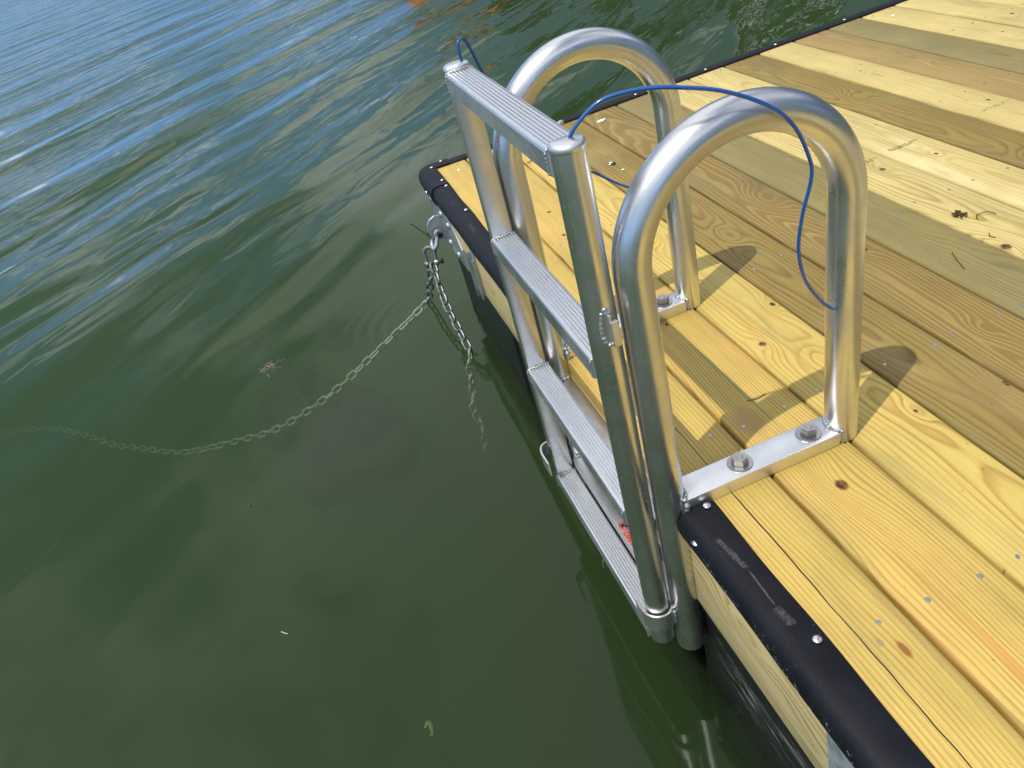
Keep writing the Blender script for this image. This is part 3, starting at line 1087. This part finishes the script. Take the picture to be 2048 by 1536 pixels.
for cx, zb, lab in ((NX, -0.355, 'near hoop'), (FX, -0.355, 'far hoop')):
    h = link('hoop_rail', hoop(cx, zb), M['alu_v'], rails, True)
    h['label'] = lab + ' of brushed aluminium tube'
    auto(h, 45)
    pl = link('base_bar', merge(box_bm((cx - 0.025, -0.040, 0.0008), (cx + 0.025, 0.231, 0.0255), 0.0022, 2)), M['alu_y'], rails)
    auto(pl, 40)
    for k, by in enumerate((0.068, 0.192)):
        w = bpy.data.objects.new('bolt', hex_me)
        w.parent = pl
        w.location = Vector((cx - 0.002, by, 0.0256)) - rails.location - pl.location
        w.rotation_euler = (0, 0, 0.35 + k * 0.5)
        col.objects.link(w)
        q = bpy.data.objects.new('washer', wash_me)
        q.parent = pl
        q.location = Vector((cx - 0.002, by, 0.0257)) - rails.location - pl.location
        col.objects.link(q)
    # weld beads: front post to bar, rear post to bar
    wd = []
    wd.append(bead([(cx + 0.019, -0.0430, 0.027), (cx + 0.0245, -0.0415, 0.014), (cx + 0.0235, -0.042, -0.004)], 0.0042, 3))
    wd.append(bead([(cx - 0.024, -0.042, 0.026), (cx - 0.012, -0.036, 0.0275), (cx + 0.012, -0.036, 0.0275), (cx + 0.019, -0.043, 0.027)], 0.0026, 4))
    wd.append(bead([(cx - 0.021, 0.235, 0.0265), (cx - 0.012, 0.228, 0.027), (cx, 0.2245, 0.0272), (cx + 0.012, 0.228, 0.027), (cx + 0.022, 0.2355, 0.0265), (cx + 0.0245, 0.2365, 0.014), (cx + 0.0245, 0.237, 0.003)], 0.0024, 5))
    for w_ in wd:
        auto(link('weld', w_, M['weld'], rails), 60)

for z0, z1 in ((-0.070, -0.045), (-0.287, -0.262)):
    c = link('crossbar', merge(box_bm((FX + 0.0235, -0.085, z0), (NX - 0.0235, -0.047, z1), 0.002, 2)), M['alu_x'], rails)
    auto(c, 40)
    c['label'] = 'upper crossbar' if z0 > -0.1 else 'lower crossbar with red warning print'
    wl = []
    for sx, bx in ((1, FX + 0.024), (-1, NX - 0.024)):
        wl.append(bead([(bx, -0.082, z1 + 0.001), (bx + sx * 0.002, -0.066, z1 + 0.002), (bx, -0.048, z1 + 0.001)], 0.0028, 6))
    for w_ in wl:
        auto(link('weld', w_, M['weld'], rails), 60)
lower_bar = c


# warning print on the lower crossbar
def text_mesh(s, size, mat, parent, loc, rot):
    cu = bpy.data.curves.new('t', 'FONT')
    cu.body = s
    cu.size = size
    cu.extrude = 0.0001
    cu.offset = 0.0006
    cu.align_x = 'LEFT'
    t = bpy.data.objects.new('t', cu)
    me = bpy.data.meshes.new_from_object(t)
    bpy.data.objects.remove(t)
    o = bpy.data.objects.new('warning_print', me)
    me.materials.clear()
    me.materials.append(mat)
    o.parent = parent
    base = Vector(parent.location) + Vector(parent.parent.location)
    o.location = Vector(loc) - base
    o.rotation_euler = rot
    col.objects.link(o)
    return o


ZP = -0.2617
LX, LY = 1.537, -0.0715
link('warning_print', tube([Vector((LX + 0.0105 * math.cos(a), LY + 0.0105 * math.sin(a), ZP)) for a in [2 * math.pi * k / 40 for k in range(40)]], 0.0011, 6, True), M['red'], lower_bar)
link('warning_print', merge(box_bm((-0.001, -0.0095, ZP), (0.001, 0.0095, ZP + 0.0006))), M['red'], lower_bar)
o = lower_bar.children[-1]
o.data.transform(Matrix.Translation((LX, LY, 0)) @ Matrix.Rotation(R(40), 4, 'Z'))
blk = [(-0.007, -0.002), (-0.002, -0.008), (0.003, -0.006), (0.001, -0.001), (0.008, 0.003), (0.006, 0.007), (-0.001, 0.004), (-0.006, 0.006)]
me = new_me('fig', [(LX + x, LY + y, ZP - 0.0001) for x, y in blk], [tuple(range(8))])
link('warning_print', me, M['black'], lower_bar)
text_mesh('DAN', 0.017, M['red'], lower_bar, (LX + 0.016, LY - 0.011, ZP), (0, 0, 0))
lower_bar.children[-1].rotation_euler = (0, 0, 0)


# straps that hold the sliding ladder: bent bands from each front post round the ladder rail
def strap(cx, sgn, z0, z1, path):
    """path: XY points of the band's middle line."""
    pts = smooth_path([(x, y, 0) for x, y in path], 8)
    t = 0.0019
    vs, fs = [], []
    N = len(pts)
    for i, p in enumerate(pts):
        d = (pts[min(i + 1, N - 1)] - pts[max(i - 1, 0)]).normalized()
        nn = Vector((-d.y, d.x, 0)) * t
        for q, z in ((p + nn, z0), (p + nn, z1), (p - nn, z1), (p - nn, z0)):
            vs.append((q.x, q.y, z))
    for i in range(N - 1):
        for k in range(4):
            fs.append((i * 4 + k, i * 4 + (k + 1) % 4, (i + 1) * 4 + (k + 1) % 4, (i + 1) * 4 + k))
    fs += [(0, 1, 2, 3), tuple((N - 1) * 4 + k for k in (3, 2, 1, 0))]
    me = new_me('strap', vs, fs)
    bm = bmesh.new()
    bm.from_mesh(me)
    bmesh.ops.recalc_face_normals(bm, faces=bm.faces)
    return bm_me(bm)


RX_N, RX_F, RYC = 1.755, 1.285, -0.108
near_path = [(NX + 0.006, -0.086), (NX + 0.010, -0.092), (RX_N + 0.0245, -0.0965), (RX_N + 0.0265, -0.108), (RX_N + 0.022, -0.122), (RX_N + 0.010, -0.1325), (RX_N - 0.006, -0.1355), (RX_N - 0.026, -0.136)]
far_path = [(FX - 0.010, -0.084), (RX_F - 0.030, -0.100), (RX_F - 0.0325, -0.118), (RX_F - 0.026, -0.138), (RX_F - 0.008, -0.1465), (RX_F + 0.015, -0.1475), (RX_F + 0.038, -0.147)]
s1 = link('rail_strap', strap(0, 1, -0.272, -0.232, near_path), M['alu_x'], rails)
s2 = link('rail_strap', strap(0, 1, -0.262, -0.225, far_path), M['alu_x'], rails)
auto(s1)
auto(s2)
auto(link('weld', bead([(NX + 0.008, -0.0865, -0.229), (NX + 0.011, -0.0865, -0.25), (NX + 0.009, -0.0865, -0.275)], 0.0036, 8), M['weld'], rails), 60)

# ================================================================== SLIDING LADDER
ladder = empty('boarding_ladder', (1.52, RYC, -0.33), 'raised aluminium dock ladder with four ribbed steps between two capped rails', 'ladder')


def dsec(sgn, n=36):
    """D section: round outside, shallow V face inside. sgn = +1 inner side faces +x."""
    r, pts = 0.0212, []
    for k in range(n + 1):
        a = R(62) + (2 * math.pi - R(124)) * k / n
        pts.append((math.cos(a) * r * sgn, math.sin(a) * r))
    xi = r * math.cos(R(62))
    pts.append((sgn * (xi + 0.0032), 0.003))
    return pts


def ladder_rail(cx, sgn, z0, z1):
    sec = dsec(sgn)
    zz = [z0, z0 + 0.15, z0 + 0.3, z0 + 0.45, z0 + 0.6, z0 + 0.75, z1]
    me = extrude(sec, zz, lambda p, a: Vector((cx + p[0], RYC + p[1], a)))
    return me


ZTOP, ZBOT = 0.604, -0.335
for cx, sgn, zb, lab in ((RX_N, -1, -0.318, 'near rail'), (RX_F, 1, -0.335, 'far rail')):
    rl = link('side_rail', ladder_rail(cx, sgn, zb, ZTOP), M['alu_v'], ladder)
    auto(rl, 24)
    rl['label'] = lab
    # domed cap
    sec = dsec(sgn)
    vs, fs = [], []
    levels = ((1.0, 0.0), (1.035, 0.001), (1.035, 0.005), (0.98, 0.0085), (0.86, 0.0098), (0.3, 0.0102))
    K = len(sec)
    for s_, z_ in levels:
        vs += [(cx + x * s_, RYC + y * s_, ZTOP + z_) for x, y in sec]
    for i in range(len(levels) - 1):
        for k in range(K):
            fs.append((i * K + k, i * K + (k + 1) % K, (i + 1) * K + (k + 1) % K, (i + 1) * K + k))
    fs.append(tuple((len(levels) - 1) * K + k for k in range(K)))
    cpo = link('end_cap', new_me('cap', vs, fs), M['alu_y'], ladder)
    auto(cpo, 60)

Z_ST = (0.6055, 0.3095, 0.0100, -0.2945)
for si, zt in enumerate(Z_ST):
    x0, x1 = RX_F + 0.0105, RX_N - 0.0105
    ya, yb = -0.1305, -0.0850
    nr = 7
    prof = [(ya, zt - 0.0045), (ya + 0.0012, zt - 0.0012), (ya + 0.0035, zt)]
    w = (yb - ya - 0.007) / nr
    for k in range(nr):
        y_ = ya + 0.0035 + k * w
        if k == 0:
            prof += [(y_ + w * 0.50, zt), (y_ + w * 0.60, zt - 0.0036), (y_ + w * 0.92, zt - 0.0036)]
        else:
            prof += [(y_ + w * 0.02, zt - 0.0003), (y_ + w * 0.14, zt), (y_ + w * 0.46, zt), (y_ + w * 0.58, zt - 0.0003), (y_ + w * 0.64, zt - 0.0036), (y_ + w * 0.93, zt - 0.0036)]
    prof += [(yb - 0.0035, zt), (yb - 0.001, zt - 0.001), (yb, zt - 0.0045), (yb, zt - 0.031), (yb - 0.002, zt - 0.033), (ya + 0.002, zt - 0.033), (ya, zt - 0.031)]
    me = extrude(prof, [x0, x0 + 0.14, x0 + 0.28, x1], lambda p, a: Vector((a, p[0], p[1])))
    st = link('step', me, [M['tread'], M['tread_side']], ladder)
    for p in me.polygons:
        if abs(p.normal.y) > 0.9 and p.area > 0.001:
            p.material_index = 1
    st['label'] = ('top', 'second', 'third', 'lowest')[si] + ' ribbed step'
    wl = []
    for sx, bx in ((1, x0 + 0.001), (-1, x1 - 0.001)):
        wl.append(bead([(bx, ya - 0.0005, zt - 0.030), (bx, ya - 0.001, zt - 0.016), (bx, ya, zt - 0.002), (bx + 0.001 * sx, ya + 0.010, zt + 0.001), (bx + 0.0035 * sx, (ya + yb) / 2, zt + 0.0013),
                        (bx + 0.001 * sx, yb - 0.010, zt + 0.001), (bx, yb, zt - 0.002)], 0.0019, 20 + si, 0.16))
    for w_ in wl:
        auto(link('weld', w_, M['weld'], ladder), 60)

# stop tab welded on the near rail
tabm = merge(box_bm((RX_N + 0.0185, -0.1085, 0.352), (RX_N + 0.030, -0.1050, 0.392), 0.0008),
             box_bm((RX_N + 0.027, -0.1075, 0.345), (RX_N + 0.0325, -0.0975, 0.383), 0.0008))
so = link('stop_tab', tabm, M['alu_y'], ladder)
auto(link('weld', merge(bead([(RX_N + 0.0200, -0.1125, 0.395), (RX_N + 0.0195, -0.1165, 0.37), (RX_N + 0.0205, -0.1135, 0.348), (RX_N + 0.0212, -0.104, 0.345), (RX_N + 0.0205, -0.1005, 0.37), (RX_N + 0.021, -0.104, 0.396), (RX_N + 0.0200, -0.1125, 0.397)], 0.0028, 31)), M['weld'], ladder), 60)

# ================================================================== CABLES
C1 = [(1.755, -0.1028, 0.590), (1.755, -0.1028, 0.6141), (1.757, -0.085, 0.6313), (1.762, -0.0639, 0.6433), (1.768, -0.0422, 0.6462), (1.778, -0.0115, 0.6444), (1.788, 0.0184, 0.6374),
      (1.797, 0.0664, 0.6195), (1.803, 0.1171, 0.5876), (1.805, 0.1471, 0.5539), (1.804, 0.1673, 0.5072), (1.802, 0.1701, 0.4801), (1.798, 0.1606, 0.4355),
      (1.794, 0.1571, 0.3856), (1.788, 0.1705, 0.3322), (1.783, 0.1974, 0.2865), (1.781, 0.2192, 0.2612), (1.772, 0.236, 0.250)]
c1 = link('safety_cable', tube(smooth_path(C1, 8), 0.0024, 10), M['cable'], None, True)
tag(c1, 'blue coated cable arching from the near rail cap over the near hoop', 'cable', 'blue safety cables')
C2 = [(1.285, -0.0967, 0.590), (1.285, -0.0967, 0.6054), (1.284, -0.0976, 0.6311), (1.282, -0.0936, 0.6426), (1.279, -0.0865, 0.6438), (1.275, -0.0797, 0.6366), (1.268, -0.0728, 0.6171),
      (1.262, -0.0653, 0.5899), (1.250, -0.045, 0.54), (1.240, -0.015, 0.48), (1.240, 0.03, 0.41), (1.250, 0.065, 0.370), (1.25, 0.100, 0.3429), (1.255, 0.137, 0.311), (1.262, 0.158, 0.2965), (1.272, 0.196, 0.274), (1.28, 0.2274, 0.2521), (1.278, 0.240, 0.246)]
c2 = link('safety_cable', tube(smooth_path(C2, 8), 0.0024, 10), M['cable'], None, True)
tag(c2, 'blue coated cable looping from the far rail cap down behind the top step', 'cable', 'blue safety cables')


# ================================================================== CHAINS AND SHACKLES
def link_mesh(L=0.048, W=0.030, wire=0.0044):
    pts = []
    r = W / 2 - wire
    s = L / 2 - wire - r
    for k in range(10):
        a = -math.pi / 2 + math.pi * k / 9
        pts.append(Vector((s + r * math.cos(a), r * math.sin(a), 0)))
    for k in range(10):
        a = math.pi / 2 + math.pi * k / 9
        pts.append(Vector((-s + r * math.cos(a), r * math.sin(a), 0)))
    return tube(pts, wire, 10, True)


lm = link_mesh()
lm.materials.append(M['chain'])
lmw = link_mesh()
lmw.materials.append(M['chain_wet'])
for m_ in (lm, lmw):
    for p_ in m_.polygons:
        p_.use_smooth = True


def chain(root, ctrl, pitch=0.0385, seed=1):
    r_ = random.Random(seed)
    path = smooth_path(ctrl, 30)
    L = [0.0]
    for a, b in zip(path, path[1:]):
        L.append(L[-1] + (b - a).length)

    def at(s):
        for k in range(len(L) - 1):
            if L[k + 1] >= s:
                f = (s - L[k]) / max(1e-9, L[k + 1] - L[k])
                return path[k].lerp(path[k + 1], f)
        return path[-1]
    n = int(L[-1] / pitch)
    for i in range(n):
        s = (i + 0.5) * pitch
        p = at(s)
        d = (at(min(L[-1], s + 0.012)) - at(max(0, s - 0.012))).normalized()
        q = d.to_track_quat('X', 'Z').to_matrix().to_4x4()
        roll = (math.pi / 4 if i % 2 else -math.pi / 4) + r_.uniform(-0.25, 0.25) + i * 0.06
        mt = Matrix.Translation(p - root.location) @ q @ Matrix.Rotation(roll, 4, 'X')
        o = bpy.data.objects.new('link', lm if p.z > WATER + 0.02 else lmw)
        o.parent = root
        o.matrix_local = mt
        col.objects.link(o)
    return n


J = Vector((0.119, -0.128, -0.262))
ch1 = empty('mooring_chain', J, 'long galvanised chain running out left from the padeye and sinking into the green water', 'chain', 'mooring chains under the corner padeye')
n1 = chain(ch1, [J, (0.06, -0.152, -0.37), (-0.03, -0.1734, -0.475), (-0.04, -0.235, -0.515), (-0.0193, -0.3298, -0.550), (0.0183, -0.5492, -0.635), (0.0103, -0.6908, -0.695), (-0.0364, -0.8797, -0.765),
                   (-0.1539, -1.0723, -0.825), (-0.2981, -1.3156, -0.875), (-0.5136, -1.5248, -0.915), (-0.6447, -1.6585, -0.93), (-0.8643, -1.8454, -0.935), (-1.0634, -2.0354, -0.95), (-1.30, -2.35, -1.0)], 0.0385, 1)
J2 = J + Vector((0.010, 0.002, 0.005))
ch2 = empty('mooring_chain', J2, 'short galvanised chain hanging down beside the float into the water', 'chain', 'mooring chains under the corner padeye')
n2 = chain(ch2, [J2, (0.225, -0.138, -0.35), (0.33, -0.135, -0.415), (0.4085, -0.1307, -0.475), (0.40, -0.148, -0.53), (0.3895, -0.1553, -0.615), (0.3927, -0.1786, -0.715), (0.4016, -0.1709, -0.795), (0.3957, -0.1907, -0.925)], 0.0385, 2)


def shackle(root, w=0.024, h=0.05, r=0.0062, mat='shackle'):
    """bow shackle hanging along -z from its pin at the origin; opening across x."""
    pts = []
    for z in (0.0, -h * 0.35):
        pts.append(Vector((-w, 0, z)))
    for k in range(1, 12):
        a = math.pi + math.pi * k / 12
        pts.append(Vector((w * 1.12 * math.cos(a), 0, -h * 0.5 + w * 1.2 * math.sin(a))))
    pts += [Vector((w, 0, -h * 0.35)), Vector((w, 0, 0.0))]
    body = tube(smooth_path(pts, 3), r, 12)
    eyes = []
    for sx in (-1, 1):
        bm = bmesh.new()
        bmesh.ops.create_cone(bm, cap_ends=True, segments=24, radius1=r * 1.9, radius2=r * 1.9, depth=r * 1.9)
        bmesh.ops.bevel(bm, geom=list(bm.edges), offset=r * 0.35, segments=2, affect='EDGES')
        bmesh.ops.rotate(bm, verts=bm.verts, matrix=Matrix.Rotation(R(90), 3, 'Y'))
        bmesh.ops.translate(bm, verts=bm.verts, vec=(sx * w, 0, 0))
        eyes.append(bm_me(bm))
    me = merge(body, *eyes)
    o = bpy.data.objects.new('bow', me)
    me.materials.append(M[mat])
    o.parent = root
    col.objects.link(o)
    auto(o, 40)
    pin = tube([Vector((-w - r * 1.6, 0, 0)), Vector((w + r * 2.2, 0, 0))], r * 0.85, 14)
    head = box_bm((w + r * 2.2, -r * 1.1, -r * 1.1), (w + r * 3.6, r * 1.1, r * 1.1), 0.001)
    pm = merge(pin, head)
    p = bpy.data.objects.new('pin', pm)
    pm.materials.append(M['dark_steel'])
    p.parent = root
    col.objects.link(p)
    auto(p, 40)
    return root


PIN = Vector((0.1205, -0.080, -0.158))
s_top = shackle(empty('shackle', PIN, 'pale upper shackle pinned through the padeye at the dock corner', 'shackle', 'shackles above the mooring chains'), 0.018, 0.075, 0.0072)
s_top.rotation_euler = (R(-26), 0, R(8))
s_low = empty('shackle', (0.121, -0.127, -0.262), 'darker lower shackle joining the two chains', 'shackle', 'shackles above the mooring chains')
shackle(s_low, 0.017, 0.072, 0.0066, 'chain')
s_low.rotation_euler = (R(180 - 14), 0, R(70))
# black cable tie on the padeye
tie = merge(tube(smooth_path([(0.12, -0.100, -0.178), (0.113, -0.106, -0.165), (0.105, -0.118, -0.155), (0.10, -0.135, -0.132), (0.10, -0.1529, -0.1077)], 6), 0.0013, 6),
            box_bm((0.106, -0.113, -0.167), (0.113, -0.106, -0.159), 0.001),
            tube(smooth_path([(0.110, -0.098, -0.175), (0.12, -0.112, -0.172), (0.131, -0.098, -0.176), (0.131, -0.085, -0.183), (0.115, -0.085, -0.185)], 5, True), 0.0012, 6, True))
tie_o = link('cable_tie', tie, M['zip'])
tag(tie_o, 'black cable tie with a long tail round the padeye', 'cable tie')

# ================================================================== CLEAT
cl0, cl1 = Vector((0.238, 0.235, 0.052)), Vector((0.118, 0.435, 0.052))
cd = (cl1 - cl0)
cmid = (cl0 + cl1) / 2
cleat = empty('dock_cleat', (cmid.x, cmid.y, 0), 'silver dock cleat whose two horns show behind the top step', 'cleat')
hp = [cl0 + Vector((0, 0, -0.002)), cl0 + cd * 0.06, cl0 + cd * 0.25 + Vector((0, 0, -0.008)), cmid + Vector((0, 0, -0.012)), cl1 - cd * 0.25 + Vector((0, 0, -0.008)), cl1 - cd * 0.06, cl1 + Vector((0, 0, -0.002))]
hr = smooth_path(hp, 6)
rad = [0.0085 - 0.0018 * math.cos(2 * math.pi * k / (len(hr) - 1)) for k in range(len(hr))]
rad[0] = 0.003
rad[-1] = 0.003
link('horn', tube(hr, rad, 14), M['alu_y'], cleat, True)
u_ = cd.normalized()
legs = [tube([cmid + u_ * s - Vector((0, 0, 0.052 - 0.006)), cmid + u_ * s * 0.85 - Vector((0, 0, 0.018))], [0.013, 0.009], 14) for s in (-0.035, 0.035)]
link('foot', merge(*legs), M['alu_y'], cleat, True)
base_me = bm_me(box_bm((-0.055, -0.017, 0.0005), (0.055, 0.017, 0.0065), 0.002))
base_me.transform(Matrix.Translation((cmid.x, cmid.y, 0)) @ Matrix.Rotation(math.atan2(cd.y, cd.x), 4, 'Z'))
link('base', base_me, M['alu_y'], cleat)


# ================================================================== SMALL THINGS ON THE DECK
def flake(cx, cy, pts, z, curl, mat, seed=0):
    """one curled scrap: outline fan with a raised rim and 0.4 mm thickness"""
    r_ = random.Random(seed)
    vs = [(cx, cy, z)]
    for (x, y) in pts:
        vs.append((cx + x, cy + y, z + curl * r_.uniform(0.4, 1.0)))
    n = len(pts)
    vs += [(a, b, c - 0.0005) for a, b, c in vs[:n + 1]]
    fs = []
    for k in range(n):
        fs.append((0, 1 + k, 1 + (k + 1) % n))
        fs.append((n + 1, n + 2 + (k + 1) % n, n + 2 + k))
        fs.append((1 + k, n + 2 + k, n + 2 + (k + 1) % n, 1 + (k + 1) % n))
    return new_me('flake', vs, fs)


r9 = random.Random(3)
fl = []
for (ox, oy, s) in ((0.0, 0.0, 0.009), (0.010, 0.004, 0.008), (-0.009, 0.005, 0.008), (0.002, -0.009, 0.007), (0.013, -0.006, 0.005), (-0.006, -0.008, 0.006)):
    ang0 = r9.uniform(0, 3)
    pts = [(math.cos(ang0 + a) * s * r9.uniform(0.35, 1.3), math.sin(ang0 + a) * s * r9.uniform(0.3, 0.9)) for a in [k * math.pi / 4 for k in range(8)]]
    fl.append(flake(1.345 + ox, 0.864 + oy, pts, 0.002, 0.007, None, int(ox * 1000) + 50))
tag(link('dried_leaf', merge(*fl), M['leaf']), 'crumpled dark dried leaf on the pale plank behind the near hoop', 'leaf')


def twig(pts, r, label, mat='leaf', name='twig', cat='twig', group=None):
    o = link(name, tube(smooth_path(pts, 5), r, 6), M[mat])
    return tag(o, label, cat, group)


twig([(1.392, 0.915, 0.003), (1.378, 0.905, 0.006), (1.372, 0.885, 0.003), (1.385, 0.876, 0.002)], 0.0010, 'bent dark twig above the dried leaf at the right edge')
twig([(1.452, 0.75, 0.0015), (1.478, 0.735, 0.004), (1.515, 0.722, 0.0015)], 0.0007, 'thin brown pine needle curving on the olive plank below the dried leaf', name='pine_needle', cat='pine needle')
twig([(1.44, 0.851, 0.0015), (1.452, 0.842, 0.002), (1.462, 0.846, 0.0015)], 0.0009, 'tiny curved twig near the knot at the right plank edge')
twig([(1.615, 0.173, 0.001), (1.622, 0.19, 0.002), (1.617, 0.208, 0.001)], 0.0006, 'hair thin curved grass stem in the hoop shadow by the near base bar', name='grass_stem', cat='grass stem')
# white chalky spots
for (x, y, s, lab, extra) in ((0.459, 0.446, 0.014, 'white bird dropping rimmed with black on the brown plank between the hoops', 1),
                              (0.521, 0.455, 0.009, 'small white chip just right of the bird dropping', 0),
                              (0.085, 0.583, 0.022, 'splatter of white bird dropping on the far plank beyond the top step', 0),
                              (0.097, 1.735, 0.014, 'white scrap at the far top edge of the deck', 0),
                              (0.075, 0.06, 0.011, 'white speck on the first plank near the corner cap', 0)):
    ms = []
    r_ = random.Random(int(x * 999))
    for k in range(5 if s > 0.02 else 3):
        ox, oy = r_.uniform(-s, s) * 0.7, r_.uniform(-s, s) * 0.5
        sc = s * r_.uniform(0.3, 0.6)
        pts = [(math.cos(a) * sc * r_.uniform(0.5, 1.2), math.sin(a) * sc * r_.uniform(0.4, 1.0)) for a in [q * math.pi / 4 for q in range(8)]]
        ms.append(flake(x + ox, y + oy, pts, 0.0022, -0.0012, None, k))
    o = link('bird_dropping' if 'dropping' in lab else 'white_scrap', merge(*ms), M['white'])
    tag(o, lab, 'dropping' if 'dropping' in lab else 'scrap')
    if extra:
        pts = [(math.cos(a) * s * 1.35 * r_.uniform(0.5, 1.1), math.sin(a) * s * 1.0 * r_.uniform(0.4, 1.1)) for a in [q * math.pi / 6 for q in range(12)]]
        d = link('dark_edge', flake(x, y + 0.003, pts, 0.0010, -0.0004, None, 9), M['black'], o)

# ================================================================== IN THE WATER
# floating seed head / leaf litter
rf = random.Random(12)
ms = []
cx, cy = 0.001, -0.803
for k in range(46):
    a = rf.uniform(0, 2 * math.pi)
    l = rf.uniform(0.010, 0.032)
    ox, oy = rf.gauss(0, 0.012), rf.gauss(0, 0.016)
    p0 = Vector((cx + ox, cy + oy, WATER + rf.uniform(-0.012, 0.0015)))
    p1 = p0 + Vector((math.cos(a) * l, math.sin(a) * l, rf.uniform(-0.003, 0.005)))
    ms.append(tube([p0, (p0 + p1) / 2 + Vector((0, 0, 0.002)), p1], 0.0009, 5))
tag(link('floating_seed_head', merge(*ms), M['leaf2']), 'wispy brown seed head floating on the green water left of the chain', 'seed head')

# dark sunken mass under the chain
mm = simple_mat('dark sunken rock', (0.012, 0.014, 0.013), 0.9, 0.0, 0.3, 8)
rk = random.Random(21)
bm = bmesh.new()
for (x, y, z, sx, sy, sz) in ((0.07, -0.64, -0.87, 0.24, 0.19, 0.13), (0.19, -0.53, -0.87, 0.14, 0.13, 0.13), (-0.12, -0.62, -0.89, 0.13, 0.13, 0.13), (-0.30, -0.90, -0.91, 0.14, 0.11, 0.12),
                              (0.17, -0.76, -0.89, 0.15, 0.12, 0.13), (-0.38, -0.74, -0.86, 0.06, 0.05, 0.09), (-0.30, -0.68, -0.88, 0.07, 0.06, 0.10)):
    g = bmesh.ops.create_icosphere(bm, subdivisions=3, radius=1.0)
    for v in g['verts']:
        k = 1 + 0.12 * math.sin(v.co.x * 5 + x * 9) * math.cos(v.co.y * 4.3) + 0.08 * math.sin(v.co.z * 7)
        v.co = Vector((x + v.co.x * sx * k, y + v.co.y * sy * k, z + v.co.z * sz * k))
tag(link('sunken_rock', bm_me(bm), mm, None, True), 'dark blurred sunken mass under the chain', 'rock')


def blob(name, p, s, mat, label, cat, flat=0.35, sub=2):
    bm = bmesh.new()
    bmesh.ops.create_icosphere(bm, subdivisions=sub, radius=s)
    r_ = random.Random(int(abs(p[0]) * 1e4))
    for v in bm.verts:
        v.co = Vector((v.co.x * r_.uniform(0.8, 1.2), v.co.y * r_.uniform(0.8, 1.2), v.co.z * flat))
    bmesh.ops.translate(bm, verts=bm.verts, vec=p)
    return tag(link(name, bm_me(bm), mat, None, True), label, cat)


blob('seed', (0.736, -0.905, WATER + 0.001), 0.0042, M['leaf'], 'tiny dark round seed floating on the open green water', 'seed', 0.7)
twig([(1.232, -0.853, WATER + 0.002), (1.240, -0.846, WATER + 0.003), (1.247, -0.838, WATER + 0.002)], 0.0006, 'pale straw fleck floating low in the picture on green water', 'white', 'straw_fleck', 'straw')
twig([(1.965, -0.165, WATER + 0.002), (1.985, -0.14, WATER + 0.004), (2.0, -0.118, WATER + 0.002)], 0.0009, 'pale yellow reed floating beside the near float', 'leaf2', 'reed', 'reed')
pts = [(math.cos(a) * 0.018 * (0.8 + 0.3 * math.sin(3 * a)), math.sin(a) * 0.012 * (0.8 + 0.2 * math.cos(2 * a))) for a in [q * math.pi / 8 for q in range(16)]]
wl = link('water_weed', tube([Vector((1.53 + x, -0.604 + y, WATER - 0.15)) for x, y in pts[:12]], [0.002 + 0.003 * math.sin(math.pi * k / 11) for k in range(12)], 6, False), M['green'])
tag(wl, 'small curl of green weed just under the water at the bottom', 'water weed')
for (x, y, lab) in ((0.84, -1.60, 'faint pale fleck drifting under the left ripples'), ):
    pass

print('links', n1, n2)
